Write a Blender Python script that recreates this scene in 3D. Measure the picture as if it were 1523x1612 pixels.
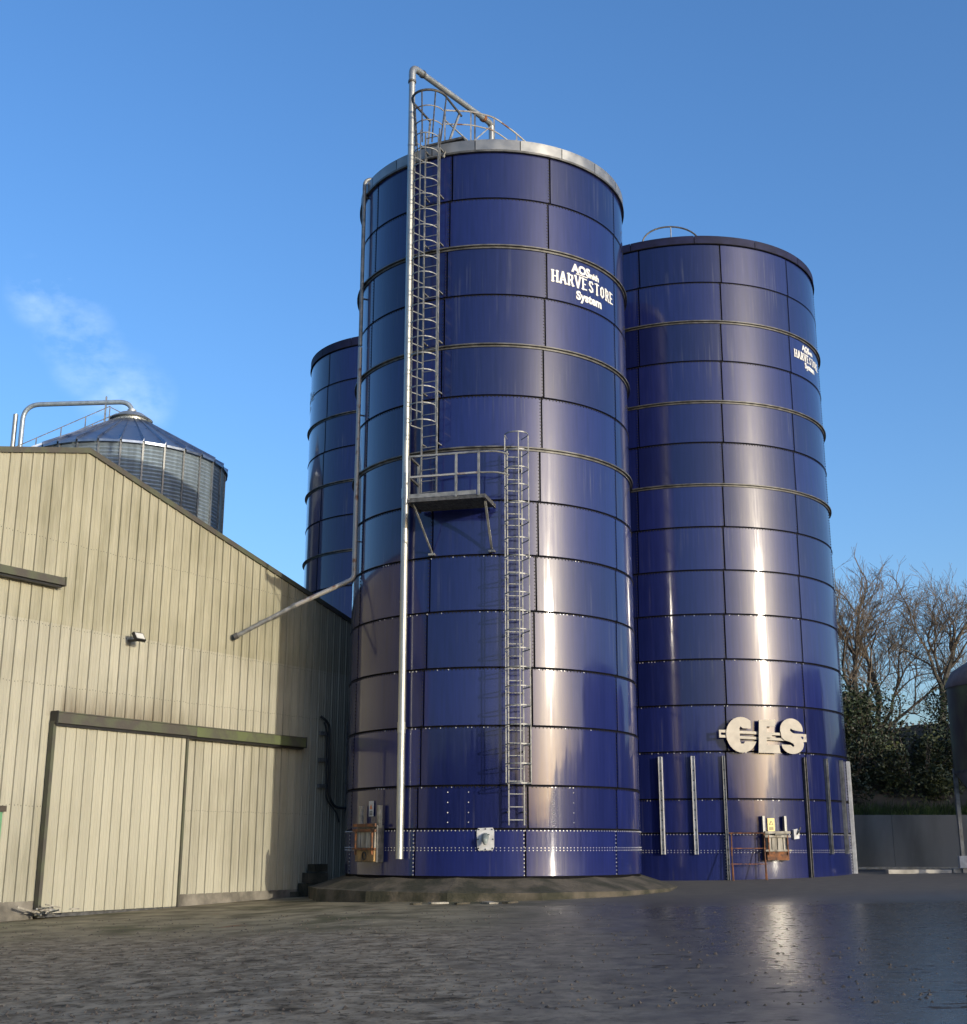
import bpy, math, random
import numpy as np
from mathutils import Vector, Matrix
random.seed(7); rng = np.random.default_rng(11)
S = bpy.context.scene
for o in list(bpy.data.objects): bpy.data.objects.remove(o)
R_ = math.radians
sin, cos, pi = math.sin, math.cos, math.pi

# ------------------------------------------------------------------ camera, sky, sun, exposure
cam = bpy.data.cameras.new('camera'); cam_o = bpy.data.objects.new('camera', cam); S.collection.objects.link(cam_o)
cam_o.location = (0, 0, 1.6); cam_o.rotation_euler = (R_(90 + 14.845), 0, 0)
cam.sensor_fit = 'HORIZONTAL'; cam.sensor_width = 36; cam.lens = 36 * 1977 / 1523; cam.clip_end = 3000; cam.clip_start = .1
S.camera = cam_o
SUN_AZ, SUN_EL = 135.4, 10.0          # clockwise from the view direction (+Y), elevation
W = bpy.data.worlds.new('World'); S.world = W; W.use_nodes = True
nt = W.node_tree; nt.nodes.clear()
def wn(t, **k):
    n = nt.nodes.new(t)
    for a, b in k.items(): setattr(n, a, b)
    return n
sky = wn('ShaderNodeTexSky', sky_type='NISHITA', sun_disc=False)
sky.sun_elevation = R_(SUN_EL); sky.sun_rotation = R_(SUN_AZ)
sky.altitude = 0; sky.air_density = 1.0; sky.dust_density = 2.6; sky.ozone_density = 3.0
hsv = wn('ShaderNodeHueSaturation'); hsv.inputs['Saturation'].default_value = 1.13
tint = wn('ShaderNodeMix', data_type='RGBA', blend_type='MULTIPLY'); tint.inputs[0].default_value = 1
tint.inputs[7].default_value = (1.0, 1.0, 1.12, 1)
# faint wisps of cloud
tc = wn('ShaderNodeTexCoord'); mp = wn('ShaderNodeMapping'); mp.inputs['Scale'].default_value = (1, 1, 1.6)
noi = wn('ShaderNodeTexNoise'); noi.inputs['Scale'].default_value = 14; noi.inputs['Detail'].default_value = 8; noi.inputs['Roughness'].default_value = .6
ramp = wn('ShaderNodeValToRGB'); ramp.color_ramp.elements[0].position = .46; ramp.color_ramp.elements[1].position = .70
def wisp(v, r0, r1):          # soft patch of sky round a direction where a wisp hangs
    d = wn('ShaderNodeVectorMath', operation='DOT_PRODUCT'); d.inputs[1].default_value = Vector(v).normalized(); L(tc.outputs['Generated'], d.inputs[0])
    m = wn('ShaderNodeMapRange', interpolation_type='SMOOTHSTEP'); m.inputs[1].default_value = cos(R_(r0)); m.inputs[2].default_value = cos(R_(r1)); L(d.outputs['Value'], m.inputs[0]); return m.outputs[0]
L = nt.links.new
def mx(a, b): t = wn('ShaderNodeMath', operation='MAXIMUM'); L(a, t.inputs[0]); L(b, t.inputs[1]); return t.outputs[0]
patch = mx(mx(wisp((-.352, .93, .428), 1.9, .2), wisp((-.33, .94, .40), 2.0, .2)), mx(wisp((-.315, .945, .375), 2.0, .2), wisp((-.285, .945, .345), 2.4, .2)))
mulc = wn('ShaderNodeMath', operation='MULTIPLY'); mul2 = wn('ShaderNodeMath', operation='MULTIPLY'); mul2.inputs[1].default_value = .13
cl = wn('ShaderNodeMix', data_type='RGBA'); cl.inputs[7].default_value = (7.5, 8.0, 9.0, 1)
bg = wn('ShaderNodeBackground'); bg.inputs['Strength'].default_value = .15; wo = wn('ShaderNodeOutputWorld')
L = nt.links.new
L(sky.outputs[0], hsv.inputs['Color']); L(hsv.outputs[0], tint.inputs[6]); L(tint.outputs[2], cl.inputs[6])
L(tc.outputs['Generated'], mp.inputs[0]); L(mp.outputs[0], noi.inputs[0])
L(noi.outputs[0], ramp.inputs[0]); L(ramp.outputs[0], mulc.inputs[0]); L(patch, mulc.inputs[1])
L(mulc.outputs[0], mul2.inputs[0]); L(mul2.outputs[0], cl.inputs[0]); L(cl.outputs[2], bg.inputs['Color']); L(bg.outputs[0], wo.inputs[0])
sun = bpy.data.lights.new('sun', 'SUN'); sun.energy = 2.0; sun.angle = R_(.53); sun.color = (1, .9, .72)
sun_o = bpy.data.objects.new('sun', sun); S.collection.objects.link(sun_o)
sd = Vector((sin(R_(SUN_AZ)) * cos(R_(SUN_EL)), cos(R_(SUN_AZ)) * cos(R_(SUN_EL)), sin(R_(SUN_EL))))
sun_o.rotation_euler = sd.to_track_quat('Z', 'Y').to_euler(); sun_o.location = (20, -20, 30)
S.view_settings.view_transform = 'Standard'; S.view_settings.look = 'None'; S.view_settings.exposure = 0.95; S.view_settings.gamma = 1
S.render.engine = 'CYCLES'
try: S.cycles.use_denoising = True
except Exception: pass

# ------------------------------------------------------------------ materials
M = {}
def mat(name, col=(.5, .5, .5), rough=.5, metal=0., var=.15, scale=3., stretch=(1, 1, 1), bump=0., bscale=None, spec=.5, col2=None, coat=0., coat_r=.1, lo=.35, hi=.65, rvar=0., objrand=0.):
    m = bpy.data.materials.new(name); m.use_nodes = True; n = m.node_tree; P = n.nodes['Principled BSDF']
    P.inputs['Roughness'].default_value = rough; P.inputs['Metallic'].default_value = metal; P.inputs['Specular IOR Level'].default_value = spec
    P.inputs['Coat Weight'].default_value = coat; P.inputs['Coat IOR'].default_value = 1.44; P.inputs['Coat Roughness'].default_value = coat_r
    tc = n.nodes.new('ShaderNodeTexCoord'); mp = n.nodes.new('ShaderNodeMapping'); mp.inputs['Scale'].default_value = stretch
    n.links.new(tc.outputs['Object'], mp.inputs[0])
    no = n.nodes.new('ShaderNodeTexNoise'); no.inputs['Scale'].default_value = scale; no.inputs['Detail'].default_value = 6
    n.links.new(mp.outputs[0], no.inputs['Vector'])
    rp = n.nodes.new('ShaderNodeValToRGB'); rp.color_ramp.elements[0].position = lo; rp.color_ramp.elements[1].position = hi
    c1 = col2 if col2 else tuple(c * (1 - var) for c in col); c2 = col if col2 else tuple(min(1, c * (1 + var)) for c in col)
    rp.color_ramp.elements[0].color = (*c1, 1); rp.color_ramp.elements[1].color = (*c2, 1)
    n.links.new(no.outputs[0], rp.inputs[0]); out = rp.outputs[0]
    if objrand:
        oi = n.nodes.new('ShaderNodeObjectInfo'); mr = n.nodes.new('ShaderNodeMapRange'); mr.inputs[3].default_value = 1 - objrand; mr.inputs[4].default_value = 1 + objrand
        n.links.new(oi.outputs['Random'], mr.inputs[0]); h = n.nodes.new('ShaderNodeHueSaturation'); n.links.new(mr.outputs[0], h.inputs['Value']); n.links.new(out, h.inputs['Color']); out = h.outputs[0]
    n.links.new(out, P.inputs['Base Color'])
    if rvar:
        mr = n.nodes.new('ShaderNodeMapRange'); mr.inputs[1].default_value = .3; mr.inputs[2].default_value = .7; mr.inputs[3].default_value = max(.02, rough - rvar); mr.inputs[4].default_value = rough + rvar
        n.links.new(no.outputs[0], mr.inputs[0]); n.links.new(mr.outputs[0], P.inputs['Roughness'])
    if bump:
        b = n.nodes.new('ShaderNodeBump'); b.inputs['Strength'].default_value = bump; b.inputs['Distance'].default_value = .02
        nb = n.nodes.new('ShaderNodeTexNoise'); nb.inputs['Scale'].default_value = bscale or scale * 4; nb.inputs['Detail'].default_value = 5
        n.links.new(mp.outputs[0], nb.inputs['Vector']); n.links.new(nb.outputs[0], b.inputs['Height']); n.links.new(b.outputs[0], P.inputs['Normal'])
    M[name] = m; return m
mat('enamel', (.0078, .0125, .074), .34, var=.12, scale=2.5, stretch=(6, 6, .35), coat=1., coat_r=.075, objrand=.24, spec=.15, rvar=.05)
mat('enamel_dark', (.010, .012, .04), .65, var=.25, scale=3, spec=.2)
mat('sealant', (.005, .005, .006), .9, var=.3, scale=8, spec=.1)
mat('bolt_dark', (.014, .013, .015), .45, var=.3, scale=20, metal=.3)
mat('bolt_zinc', (.5, .5, .5), .4, var=.2, scale=20, metal=.5)
mat('stiffener', (.075, .075, .072), .5, var=.5, scale=5, metal=.2, bump=.1)
mat('galv', (.36, .37, .35), .42, metal=.7, var=.10, scale=4, stretch=(1, 1, .4), rvar=.06, objrand=.06)
mat('galv_rim', (.27, .275, .27), .4, metal=.6, var=.15, scale=3, rvar=.08, objrand=.12)
mat('galv_dull', (.21, .215, .21), .5, metal=.45, var=.3, scale=6, rvar=.08)
mat('galv_dark', (.09, .09, .088), .55, metal=.4, var=.35, scale=9)
mat('galv_rusty', (.34, .33, .31), .5, metal=.4, col2=(.16, .07, .035), scale=3, lo=.34, hi=.45)
mat('bin_steel', (.27, .33, .38), .4, metal=.45, var=.15, scale=2, stretch=(3, 3, .3), rvar=.08)
mat('bin_roof', (.25, .29, .36), .35, metal=.85, var=.15, scale=2, rvar=.08)
mat('letter_white', (.62, .62, .60), .5, var=.05, scale=6)
mat('sign_white', (.29, .262, .22), .45, var=.14, scale=3, spec=.4)
mat('concrete', (.20, .185, .155), .85, var=.35, scale=2.2, bump=.5, bscale=14, col2=(.07, .065, .055))
mat('concrete_moss', (.085, .072, .052), .9, scale=1.7, bump=.9, bscale=10, col2=(.026, .026, .015), lo=.40, hi=.60)
mat('wall_concrete', (.17, .175, .17), .85, scale=1.1, stretch=(1, 1, .3), bump=.3, col2=(.09, .095, .09))
mat('kerb', (.34, .32, .28), .8, var=.25, scale=3, bump=.3)
mat('green_trim', (.065, .072, .045), .7, scale=2.3, col2=(.055, .05, .042), lo=.42, hi=.58, bump=.3)
mat('green_algae', (.085, .105, .045), .75, scale=1.6, col2=(.06, .06, .045), lo=.36, hi=.55, bump=.3)
mat('green_paint', (.10, .24, .13), .5, var=.2)
mat('black', (.012, .012, .012), .5, var=.3)
mat('rubber', (.02, .02, .02), .7, var=.3)
mat('rust', (.22, .085, .03), .85, scale=9, col2=(.06, .035, .025), bump=.4)
mat('ochre_board', (.33, .20, .075), .8, scale=7, col2=(.12, .085, .05))
mat('weathered_wood', (.36, .34, .29), .8, scale=6, stretch=(1, 1, .2), col2=(.14, .125, .10), bump=.3)
mat('white_paint', (.42, .43, .44), .5, var=.18, scale=6)
mat('valve_grey', (.16, .19, .19), .5, var=.3, scale=8)
mat('yellow', (.72, .56, .20), .5, var=.06)
mat('orange', (.55, .16, .06), .5, var=.06)
mat('glass_lamp', (.55, .55, .52), .15, var=.05)
mat('bark', (.085, .075, .06), .9, scale=6, stretch=(1, 1, .3), col2=(.04, .038, .03), bump=.5)
mat('twig', (.11, .085, .06), .9, var=.3)
mat('leaf_dark', (.020, .032, .011), .6, var=.5, scale=.8)
mat('leaf_light', (.06, .072, .022), .55, var=.4, scale=.8)
mat('grass', (.06, .10, .025), .7, var=.4, scale=1.5)
mat('earth', (.05, .042, .03), .95, var=.4, scale=1.2, bump=.6)
mat('hill', (.035, .04, .028), .95, var=.4, scale=.1)
mat('tank_green', (.12, .135, .06), .6, scale=.9, stretch=(1, 1, .5), col2=(.06, .042, .032), lo=.4, hi=.6)
mat('tank_roof', (.17, .13, .115), .7, var=.3, scale=2)
mat('hopper', (.20, .21, .23), .5, var=.2, scale=2, metal=.3)
mat('slate', (.10, .085, .06), .8, var=.3, scale=4)
mat('mud', (.055, .045, .035), .8, var=.4, scale=3)
mat('shed_wall', (.30, .29, .26), .7, var=.2, scale=.6)

def cladding(name, base, dirt, amt, rail_stain=True):
    m = bpy.data.materials.new(name); m.use_nodes = True; n = m.node_tree; P = n.nodes['Principled BSDF']; l = n.links.new
    P.inputs['Roughness'].default_value = .55; P.inputs['Specular IOR Level'].default_value = .3
    g = n.nodes.new('ShaderNodeNewGeometry'); oi = n.nodes.new('ShaderNodeObjectInfo')
    mp = n.nodes.new('ShaderNodeMapping'); mp.inputs['Scale'].default_value = (3.5, 3.5, .28); l(g.outputs['Position'], mp.inputs[0])
    a = n.nodes.new('ShaderNodeTexNoise'); a.inputs['Scale'].default_value = 1.6; a.inputs['Detail'].default_value = 7; a.inputs['Roughness'].default_value = .65; l(mp.outputs[0], a.inputs['Vector'])
    b = n.nodes.new('ShaderNodeTexNoise'); b.inputs['Scale'].default_value = .45; b.inputs['Detail'].default_value = 4; l(g.outputs['Position'], b.inputs['Vector'])
    mu = n.nodes.new('ShaderNodeMath'); mu.operation = 'MULTIPLY'; l(a.outputs[0], mu.inputs[0]); l(b.outputs[0], mu.inputs[1])
    r = n.nodes.new('ShaderNodeMapRange'); r.inputs[1].default_value = .18; r.inputs[2].default_value = .42; r.inputs[3].default_value = 0; r.inputs[4].default_value = amt; l(mu.outputs[0], r.inputs[0])
    mx = n.nodes.new('ShaderNodeMix'); mx.data_type = 'RGBA'; mx.inputs[6].default_value = (*base, 1); mx.inputs[7].default_value = (*dirt, 1); l(r.outputs[0], mx.inputs[0])
    out = mx.outputs[2]
    if rail_stain:   # mildew that grew on the sheets just above the door track, splash dirt at the foot
        sx = n.nodes.new('ShaderNodeSeparateXYZ'); l(g.outputs['Position'], sx.inputs[0])
        c = n.nodes.new('ShaderNodeMapRange'); c.inputs[1].default_value = 5.0; c.inputs[2].default_value = 4.35; c.inputs[3].default_value = 0; c.inputs[4].default_value = 1; l(sx.outputs['Z'], c.inputs[0])
        st = n.nodes.new('ShaderNodeMapRange'); st.inputs[1].default_value = 4.3; st.inputs[2].default_value = 4.34; l(sx.outputs['Z'], st.inputs[0])
        sy = n.nodes.new('ShaderNodeMapRange'); sy.inputs[1].default_value = 32.5; sy.inputs[2].default_value = 30.; l(sx.outputs['Y'], sy.inputs[0]); sv = n.nodes.new('ShaderNodeMapRange'); sv.inputs[1].default_value = 27.45; sv.inputs[2].default_value = 27.9; l(sx.outputs['Y'], sv.inputs[0]); sw = n.nodes.new('ShaderNodeMath'); sw.operation = 'MULTIPLY'; l(sy.outputs[0], sw.inputs[0]); l(sv.outputs[0], sw.inputs[1])
        mm = n.nodes.new('ShaderNodeMath'); mm.operation = 'MULTIPLY'; l(c.outputs[0], mm.inputs[0]); l(st.outputs[0], mm.inputs[1])
        m3 = n.nodes.new('ShaderNodeMath'); m3.operation = 'MULTIPLY'; l(mm.outputs[0], m3.inputs[0]); l(sw.outputs[0], m3.inputs[1])
        m2 = n.nodes.new('ShaderNodeMath'); m2.operation = 'MULTIPLY'; l(m3.outputs[0], m2.inputs[0]); l(a.outputs[0], m2.inputs[1])
        mz = n.nodes.new('ShaderNodeMix'); mz.data_type = 'RGBA'; mz.inputs[7].default_value = (.11, .085, .055, 1); l(out, mz.inputs[6])
        sc = n.nodes.new('ShaderNodeMath'); sc.operation = 'MULTIPLY'; sc.inputs[1].default_value = 1.5; sc.use_clamp = True; l(m2.outputs[0], sc.inputs[0]); l(sc.outputs[0], mz.inputs[0]); out = mz.outputs[2]
    mr = n.nodes.new('ShaderNodeMapRange'); mr.inputs[3].default_value = .93; mr.inputs[4].default_value = 1.05; l(oi.outputs['Random'], mr.inputs[0])
    h = n.nodes.new('ShaderNodeHueSaturation'); l(mr.outputs[0], h.inputs['Value']); l(out, h.inputs['Color']); l(h.outputs[0], P.inputs['Base Color'])
    M[name] = m
def enamel_weather():
    n = M['enamel'].node_tree; l = n.links.new; P = n.nodes['Principled BSDF']; g = n.nodes.new('ShaderNodeNewGeometry')
    def nz(st, sc, det=6):
        mp = n.nodes.new('ShaderNodeMapping'); mp.inputs['Scale'].default_value = st; l(g.outputs['Position'], mp.inputs[0]); t = n.nodes.new('ShaderNodeTexNoise'); t.inputs['Scale'].default_value = sc; t.inputs['Detail'].default_value = det; l(mp.outputs[0], t.inputs['Vector']); return t.outputs[0]
    def mr(v, a, b, c, d):
        t = n.nodes.new('ShaderNodeMapRange'); t.inputs[1].default_value = a; t.inputs[2].default_value = b; t.inputs[3].default_value = c; t.inputs[4].default_value = d; l(v, t.inputs[0]); return t.outputs[0]
    l(mr(nz((9, 9, .25), 1.6), .35, .68, .05, .125), P.inputs['Coat Roughness'])
    chalk = n.nodes.new('ShaderNodeMath'); chalk.operation = 'MULTIPLY'; l(mr(nz((10, 10, .3), 1.3, 8), .55, .72, 0, 1), chalk.inputs[0]); l(mr(nz((1, 1, 1), .55, 5), .48, .66, 0, .55), chalk.inputs[1])
    src = P.inputs['Base Color'].links[0].from_socket; mx = n.nodes.new('ShaderNodeMix'); mx.data_type = 'RGBA'; l(src, mx.inputs[6]); mx.inputs[7].default_value = (.075, .078, .11, 1); l(chalk.outputs[0], mx.inputs[0]); l(mx.outputs[2], P.inputs['Base Color'])
    b = n.nodes.new('ShaderNodeBump'); b.inputs['Strength'].default_value = .12; b.inputs['Distance'].default_value = .02; l(nz((1, 1, .8), 1.4, 2), b.inputs['Height']); l(b.outputs[0], P.inputs['Coat Normal'])
enamel_weather()
cladding('clad_lower', (.335, .325, .262), (.20, .192, .142), .75)
cladding('clad_upper', (.312, .30, .228), (.185, .177, .118), .95, False)
cladding('clad_door', (.35, .34, .272), (.265, .252, .188), .6, False)
cladding('clad_grey', (.56, .52, .36), (.33, .30, .19), .7)

def ground_mat():
    m = bpy.data.materials.new('wet_yard'); m.use_nodes = True; n = m.node_tree; P = n.nodes['Principled BSDF']; l = n.links.new
    g = n.nodes.new('ShaderNodeNewGeometry'); sx = n.nodes.new('ShaderNodeSeparateXYZ'); l(g.outputs['Position'], sx.inputs[0])
    def noise(sc, det=6, st=(1, 1, 1), rough=.55):
        mp = n.nodes.new('ShaderNodeMapping'); mp.inputs['Scale'].default_value = st; l(g.outputs['Position'], mp.inputs[0])
        t = n.nodes.new('ShaderNodeTexNoise'); t.inputs['Scale'].default_value = sc; t.inputs['Detail'].default_value = det; t.inputs['Roughness'].default_value = rough; l(mp.outputs[0], t.inputs['Vector']); return t.outputs[0]
    def mr(v, a, b, c, d):
        t = n.nodes.new('ShaderNodeMapRange'); t.inputs[1].default_value = a; t.inputs[2].default_value = b; t.inputs[3].default_value = c; t.inputs[4].default_value = d; l(v, t.inputs[0]); return t.outputs[0]
    def op(o, a, b):
        t = n.nodes.new('ShaderNodeMath'); t.operation = o
        for i, v in enumerate((a, b)):
            if isinstance(v, (int, float)): t.inputs[i].default_value = v
            else: l(v, t.inputs[i])
        return t.outputs[0]
    def mix(f, a, b):
        t = n.nodes.new('ShaderNodeMix'); t.data_type = 'RGBA'
        for i, v in ((6, a), (7, b)):
            if isinstance(v, tuple): t.inputs[i].default_value = (*v, 1)
            else: l(v, t.inputs[i])
        l(f, t.inputs[0]); return t.outputs[2]
    fine = noise(9, 8); mid = noise(1.3, 5); bigN = noise(.22, 4)
    tan_m = mr(op('ADD', op('SUBTRACT', sx.outputs['Y'], op('MULTIPLY', op('MAXIMUM', sx.outputs['X'], 0.0), 1.7)), op('MULTIPLY', op('SUBTRACT', bigN, .5), 9)), 20.0, 24.5, 0, 1)
    tan_m = op('MULTIPLY', tan_m, mr(op('ADD', sx.outputs['X'], op('MULTIPLY', op('SUBTRACT', mid, .5), 3)), 5.5, 9.5, 1, 0))
    asphalt = mix(mr(noise(3.2, 7), .36, .64, 0, 1), (.13, .106, .074), (.29, .245, .175))
    tan = mix(mr(mid, .35, .65, 0, 1), (.12, .105, .068), (.30, .26, .17))
    c = mix(tan_m, asphalt, tan)
    moss = mr(noise(.55, 4), .52, .66, 0, .7); c = mix(op('MULTIPLY', moss, tan_m), c, (.05, .055, .025))
    rst = op('MULTIPLY', mr(noise(.8, 3, (1, 1, 1)), .66, .74, 0, .6), tan_m); c = mix(rst, c, (.26, .10, .05))
    wet = mr(op('ADD', sx.outputs['X'], op('MULTIPLY', op('SUBTRACT', mid, .5), 2.5)), -.8, 3.4, 0, 1)   # smooth wet run on the right, drier grit on the left
    near = mr(op('ADD', sx.outputs['Y'], op('MULTIPLY', op('SUBTRACT', bigN, .5), 8)), 19.5, 24.5, 1, 0)
    cl1 = op('MULTIPLY', op('MULTIPLY', mr(noise(7, 8, (1.1, 1, 1), .72), .53, .60, 0, 1), mr(wet, 0, .8, 1, 0)), near)
    cl2 = op('MULTIPLY', mr(noise(1.9, 8, (.7, 1.3, 1), .7), .585, .64, 0, 1), mr(sx.outputs['Y'], 26, 21, 0, 1))
    clod = op('MAXIMUM', cl1, cl2)
    c = mix(op('MULTIPLY', wet, .8), c, (.05, .046, .041)); c = mix(op('MULTIPLY', clod, .68), c, (.026, .023, .02)); l(c, P.inputs['Base Color'])
    rr = op('ADD', mr(wet, 0, 1, .8, .25), op('MULTIPLY', op('SUBTRACT', fine, .5), .25)); rr = op('MAXIMUM', rr, op('MAXIMUM', op('MULTIPLY', clod, .9), mr(sx.outputs['Y'], 23, 31, .0, .8))); l(rr, P.inputs['Roughness'])
    l(op('MULTIPLY', mr(wet, 0, 1, .10, .6), op('SUBTRACT', 1.0, op('MULTIPLY', clod, .8))), P.inputs['Specular IOR Level'])
    b = n.nodes.new('ShaderNodeBump'); b.inputs['Distance'].default_value = .03
    l(mr(wet, 0, 1, .38, .08), b.inputs['Strength']); l(op('ADD', op('ADD', noise(22, 6), op('MULTIPLY', noise(6, 4), .25)), op('MULTIPLY', clod, .7)), b.inputs['Height']); l(b.outputs[0], P.inputs['Normal'])
    M['wet_yard'] = m
ground_mat()

# ------------------------------------------------------------------ mesh helpers
class MB:
    def __init__(s): s.v = []; s.f = []
    def add(s, vs, fs):
        k = len(s.v); s.v += [tuple(p) for p in vs]; s.f += [tuple(i + k for i in f) for f in fs]; return s
    def box(s, c, d, rot=None):
        hx, hy, hz = d[0] / 2, d[1] / 2, d[2] / 2
        vs = [Vector((x, y, z)) for z in (-hz, hz) for y in (-hy, hy) for x in (-hx, hx)]
        if rot is not None: vs = [rot @ p for p in vs]
        c = Vector(c)
        return s.add([p + c for p in vs], [(0, 2, 3, 1), (4, 5, 7, 6), (0, 1, 5, 4), (2, 6, 7, 3), (0, 4, 6, 2), (1, 3, 7, 5)])
    def bar(s, a, b, w, h=None, up=(0, 0, 1)):
        a = Vector(a); b = Vector(b); z = (b - a); ln = z.length; z.normalize(); u = Vector(up)
        if abs(z.dot(u)) > .98: u = Vector((0, 1, 0))
        x = z.cross(u).normalized(); y = z.cross(x)
        return s.box((a + b) / 2, (w, h or w, ln), Matrix((x, y, z)).transposed())
    def tube(s, pts, r, n=8, closed=False, cap=True):
        P = [Vector(p) for p in pts]; N = len(P); rs = r if isinstance(r, (list, tuple)) else [r] * N
        vs = []; prev = None
        for i in range(N):
            if closed: t = P[(i + 1) % N] - P[i - 1]
            else: t = P[min(i + 1, N - 1)] - P[max(i - 1, 0)]
            t.normalize()
            if prev is None:
                u = Vector((0, 0, 1)) if abs(t.z) < .9 else Vector((1, 0, 0)); x = t.cross(u).normalized()
            else: x = (prev - t * prev.dot(t)).normalized()
            prev = x; y = t.cross(x)
            for k in range(n):
                a = 2 * pi * k / n; vs.append(P[i] + (x * cos(a) + y * sin(a)) * rs[i])
        fs = []
        for i in range(N if closed else N - 1):
            j = (i + 1) % N
            for k in range(n): fs.append((i * n + k, i * n + (k + 1) % n, j * n + (k + 1) % n, j * n + k))
        if cap and not closed: fs += [tuple(range(n - 1, -1, -1)), tuple((N - 1) * n + k for k in range(n))]
        return s.add(vs, fs)
    def lathe(s, prof, n=48, c=(0, 0), a0=0, a1=2 * pi):
        full = abs(a1 - a0 - 2 * pi) < 1e-6; m = n if full else n + 1; vs = []
        for r, z in prof:
            for k in range(m):
                a = a0 + (a1 - a0) * k / n; vs.append((c[0] + r * sin(a), c[1] + r * cos(a), z))
        fs = []
        for i in range(len(prof) - 1):
            for k in range(n):
                k2 = (k + 1) % m; fs.append((i * m + k, (i + 1) * m + k, (i + 1) * m + k2, i * m + k2))
        return s.add(vs, fs)
    def prism(s, poly, fn, depth):
        n = len(poly); vs = [fn(u, v, 0) for u, v in poly] + [fn(u, v, depth) for u, v in poly]
        return s.add(vs, [tuple(range(n)), tuple(range(2 * n - 1, n - 1, -1))] + [(i, i + n, (i + 1) % n + n, (i + 1) % n) for i in range(n)])
    def mesh(s, name, m, smooth=False):
        me = bpy.data.meshes.new(name); me.from_pydata(s.v, [], s.f); me.materials.append(M[m] if isinstance(m, str) else m)
        if smooth:
            me.polygons.foreach_set('use_smooth', [True] * len(me.polygons))
            try: me.set_sharp_from_angle(angle=R_(40))
            except Exception: pass
        me.update(); return me
    def build(s, name, m, parent=None, smooth=False): return put(name, s.mesh(name, m, smooth), parent)
def put(name, me, parent=None, loc=None, rz=0):
    o = bpy.data.objects.new(name, me); S.collection.objects.link(o)
    if parent: o.parent = parent
    if loc is not None: o.location = loc
    o.rotation_euler.z = rz; return o
def tag(o, label=None, cat=None, group=None, kind=None):
    if label: o['label'] = label
    if cat: o['category'] = cat
    if group: o['group'] = group
    if kind: o['kind'] = kind
    return o
def empty(name, loc, rz=0, **k):
    o = bpy.data.objects.new(name, None); S.collection.objects.link(o); o.location = loc; o.rotation_euler.z = rz; return tag(o, **k)
def arc(c, r, a0, a1, n, ax=(1, 0, 0), ay=(0, 1, 0)):
    c = Vector(c); ax = Vector(ax); ay = Vector(ay)
    return [c + ax * r * cos(a0 + (a1 - a0) * i / n) + ay * r * sin(a0 + (a1 - a0) * i / n) for i in range(n + 1)]
def bend(pts, r, n=6):
    P = [Vector(p) for p in pts]; out = [P[0]]
    for i in range(1, len(P) - 1):
        a = (P[i - 1] - P[i]); b = (P[i + 1] - P[i]); d = min(r, a.length * .49, b.length * .49); a.normalize(); b.normalize()
        p0 = P[i] + a * d; p1 = P[i] + b * d
        for k in range(n + 1):
            t = k / n; out.append(p0 * (1 - t) ** 2 + P[i] * 2 * t * (1 - t) + p1 * t * t)
    out.append(P[-1]); return out
def D_(az): return Vector((sin(R_(az)), cos(R_(az)), 0))

# ------------------------------------------------------------------ the ground
def zg(x, y):
    x = np.clip(x, -25, 25); y = np.clip(y, -15, 60); return .0135 * y + .018 * x - .11 * np.clip((-2 - x) / 3, 0, 1)
def vnoise(x, y, seed):
    r = np.random.default_rng(seed).random((256, 256)); xi = np.floor(x).astype(int); yi = np.floor(y).astype(int); fx = x - xi; fy = y - yi
    fx = fx * fx * (3 - 2 * fx); fy = fy * fy * (3 - 2 * fy); g = lambda a, b: r[a % 256, b % 256]
    return (g(xi, yi) * (1 - fx) + g(xi + 1, yi) * fx) * (1 - fy) + (g(xi, yi + 1) * (1 - fx) + g(xi + 1, yi + 1) * fx) * fy
xs = np.concatenate([[-900, -400, -180, -90, -50, -30, -20, -14], np.arange(-10.5, 11.5, .055), [14, 18, 24, 32, 50, 90, 180, 400, 900]])
ys = np.concatenate([[-900, -400, -180, -90, -50, -30, -15, -6, 0, 6], np.arange(11, 27, .06), np.arange(27, 46, .5), [50, 56, 64, 80, 120, 200, 400, 900, 1500]])
X, Y = np.meshgrid(xs, ys); Z = zg(X, Y)
rough_amt = np.clip((1.5 - X + 2 * (vnoise(X * .5, Y * .5, 3) - .5) * 2) / 5, .12, 1) * np.clip((25 - Y) / 5, 0, 1) * np.clip((Y - 10.5) / 1.5, 0, 1) * np.clip((11 - abs(X)), 0, 1)
Zd = (vnoise(X * 5, Y * 5, 5) * .5 + vnoise(X * 11, Y * 11, 6) * .32 + vnoise(X * 2, Y * 1.6, 7) * .35 - .55)
Z = Z + rough_amt * Zd * .022
ny, nx = X.shape; idx = np.arange(nx * ny).reshape(ny, nx)
me = bpy.data.meshes.new('ground'); V = np.stack([X.ravel(), Y.ravel(), Z.ravel()], 1)
F = np.stack([idx[:-1, :-1].ravel(), idx[:-1, 1:].ravel(), idx[1:, 1:].ravel(), idx[1:, :-1].ravel()], 1)
me.from_pydata(V.tolist(), [], F.tolist()); me.materials.append(M['wet_yard']); me.polygons.foreach_set('use_smooth', [True] * len(me.polygons))
tag(put('ground', me), kind='structure')
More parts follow.
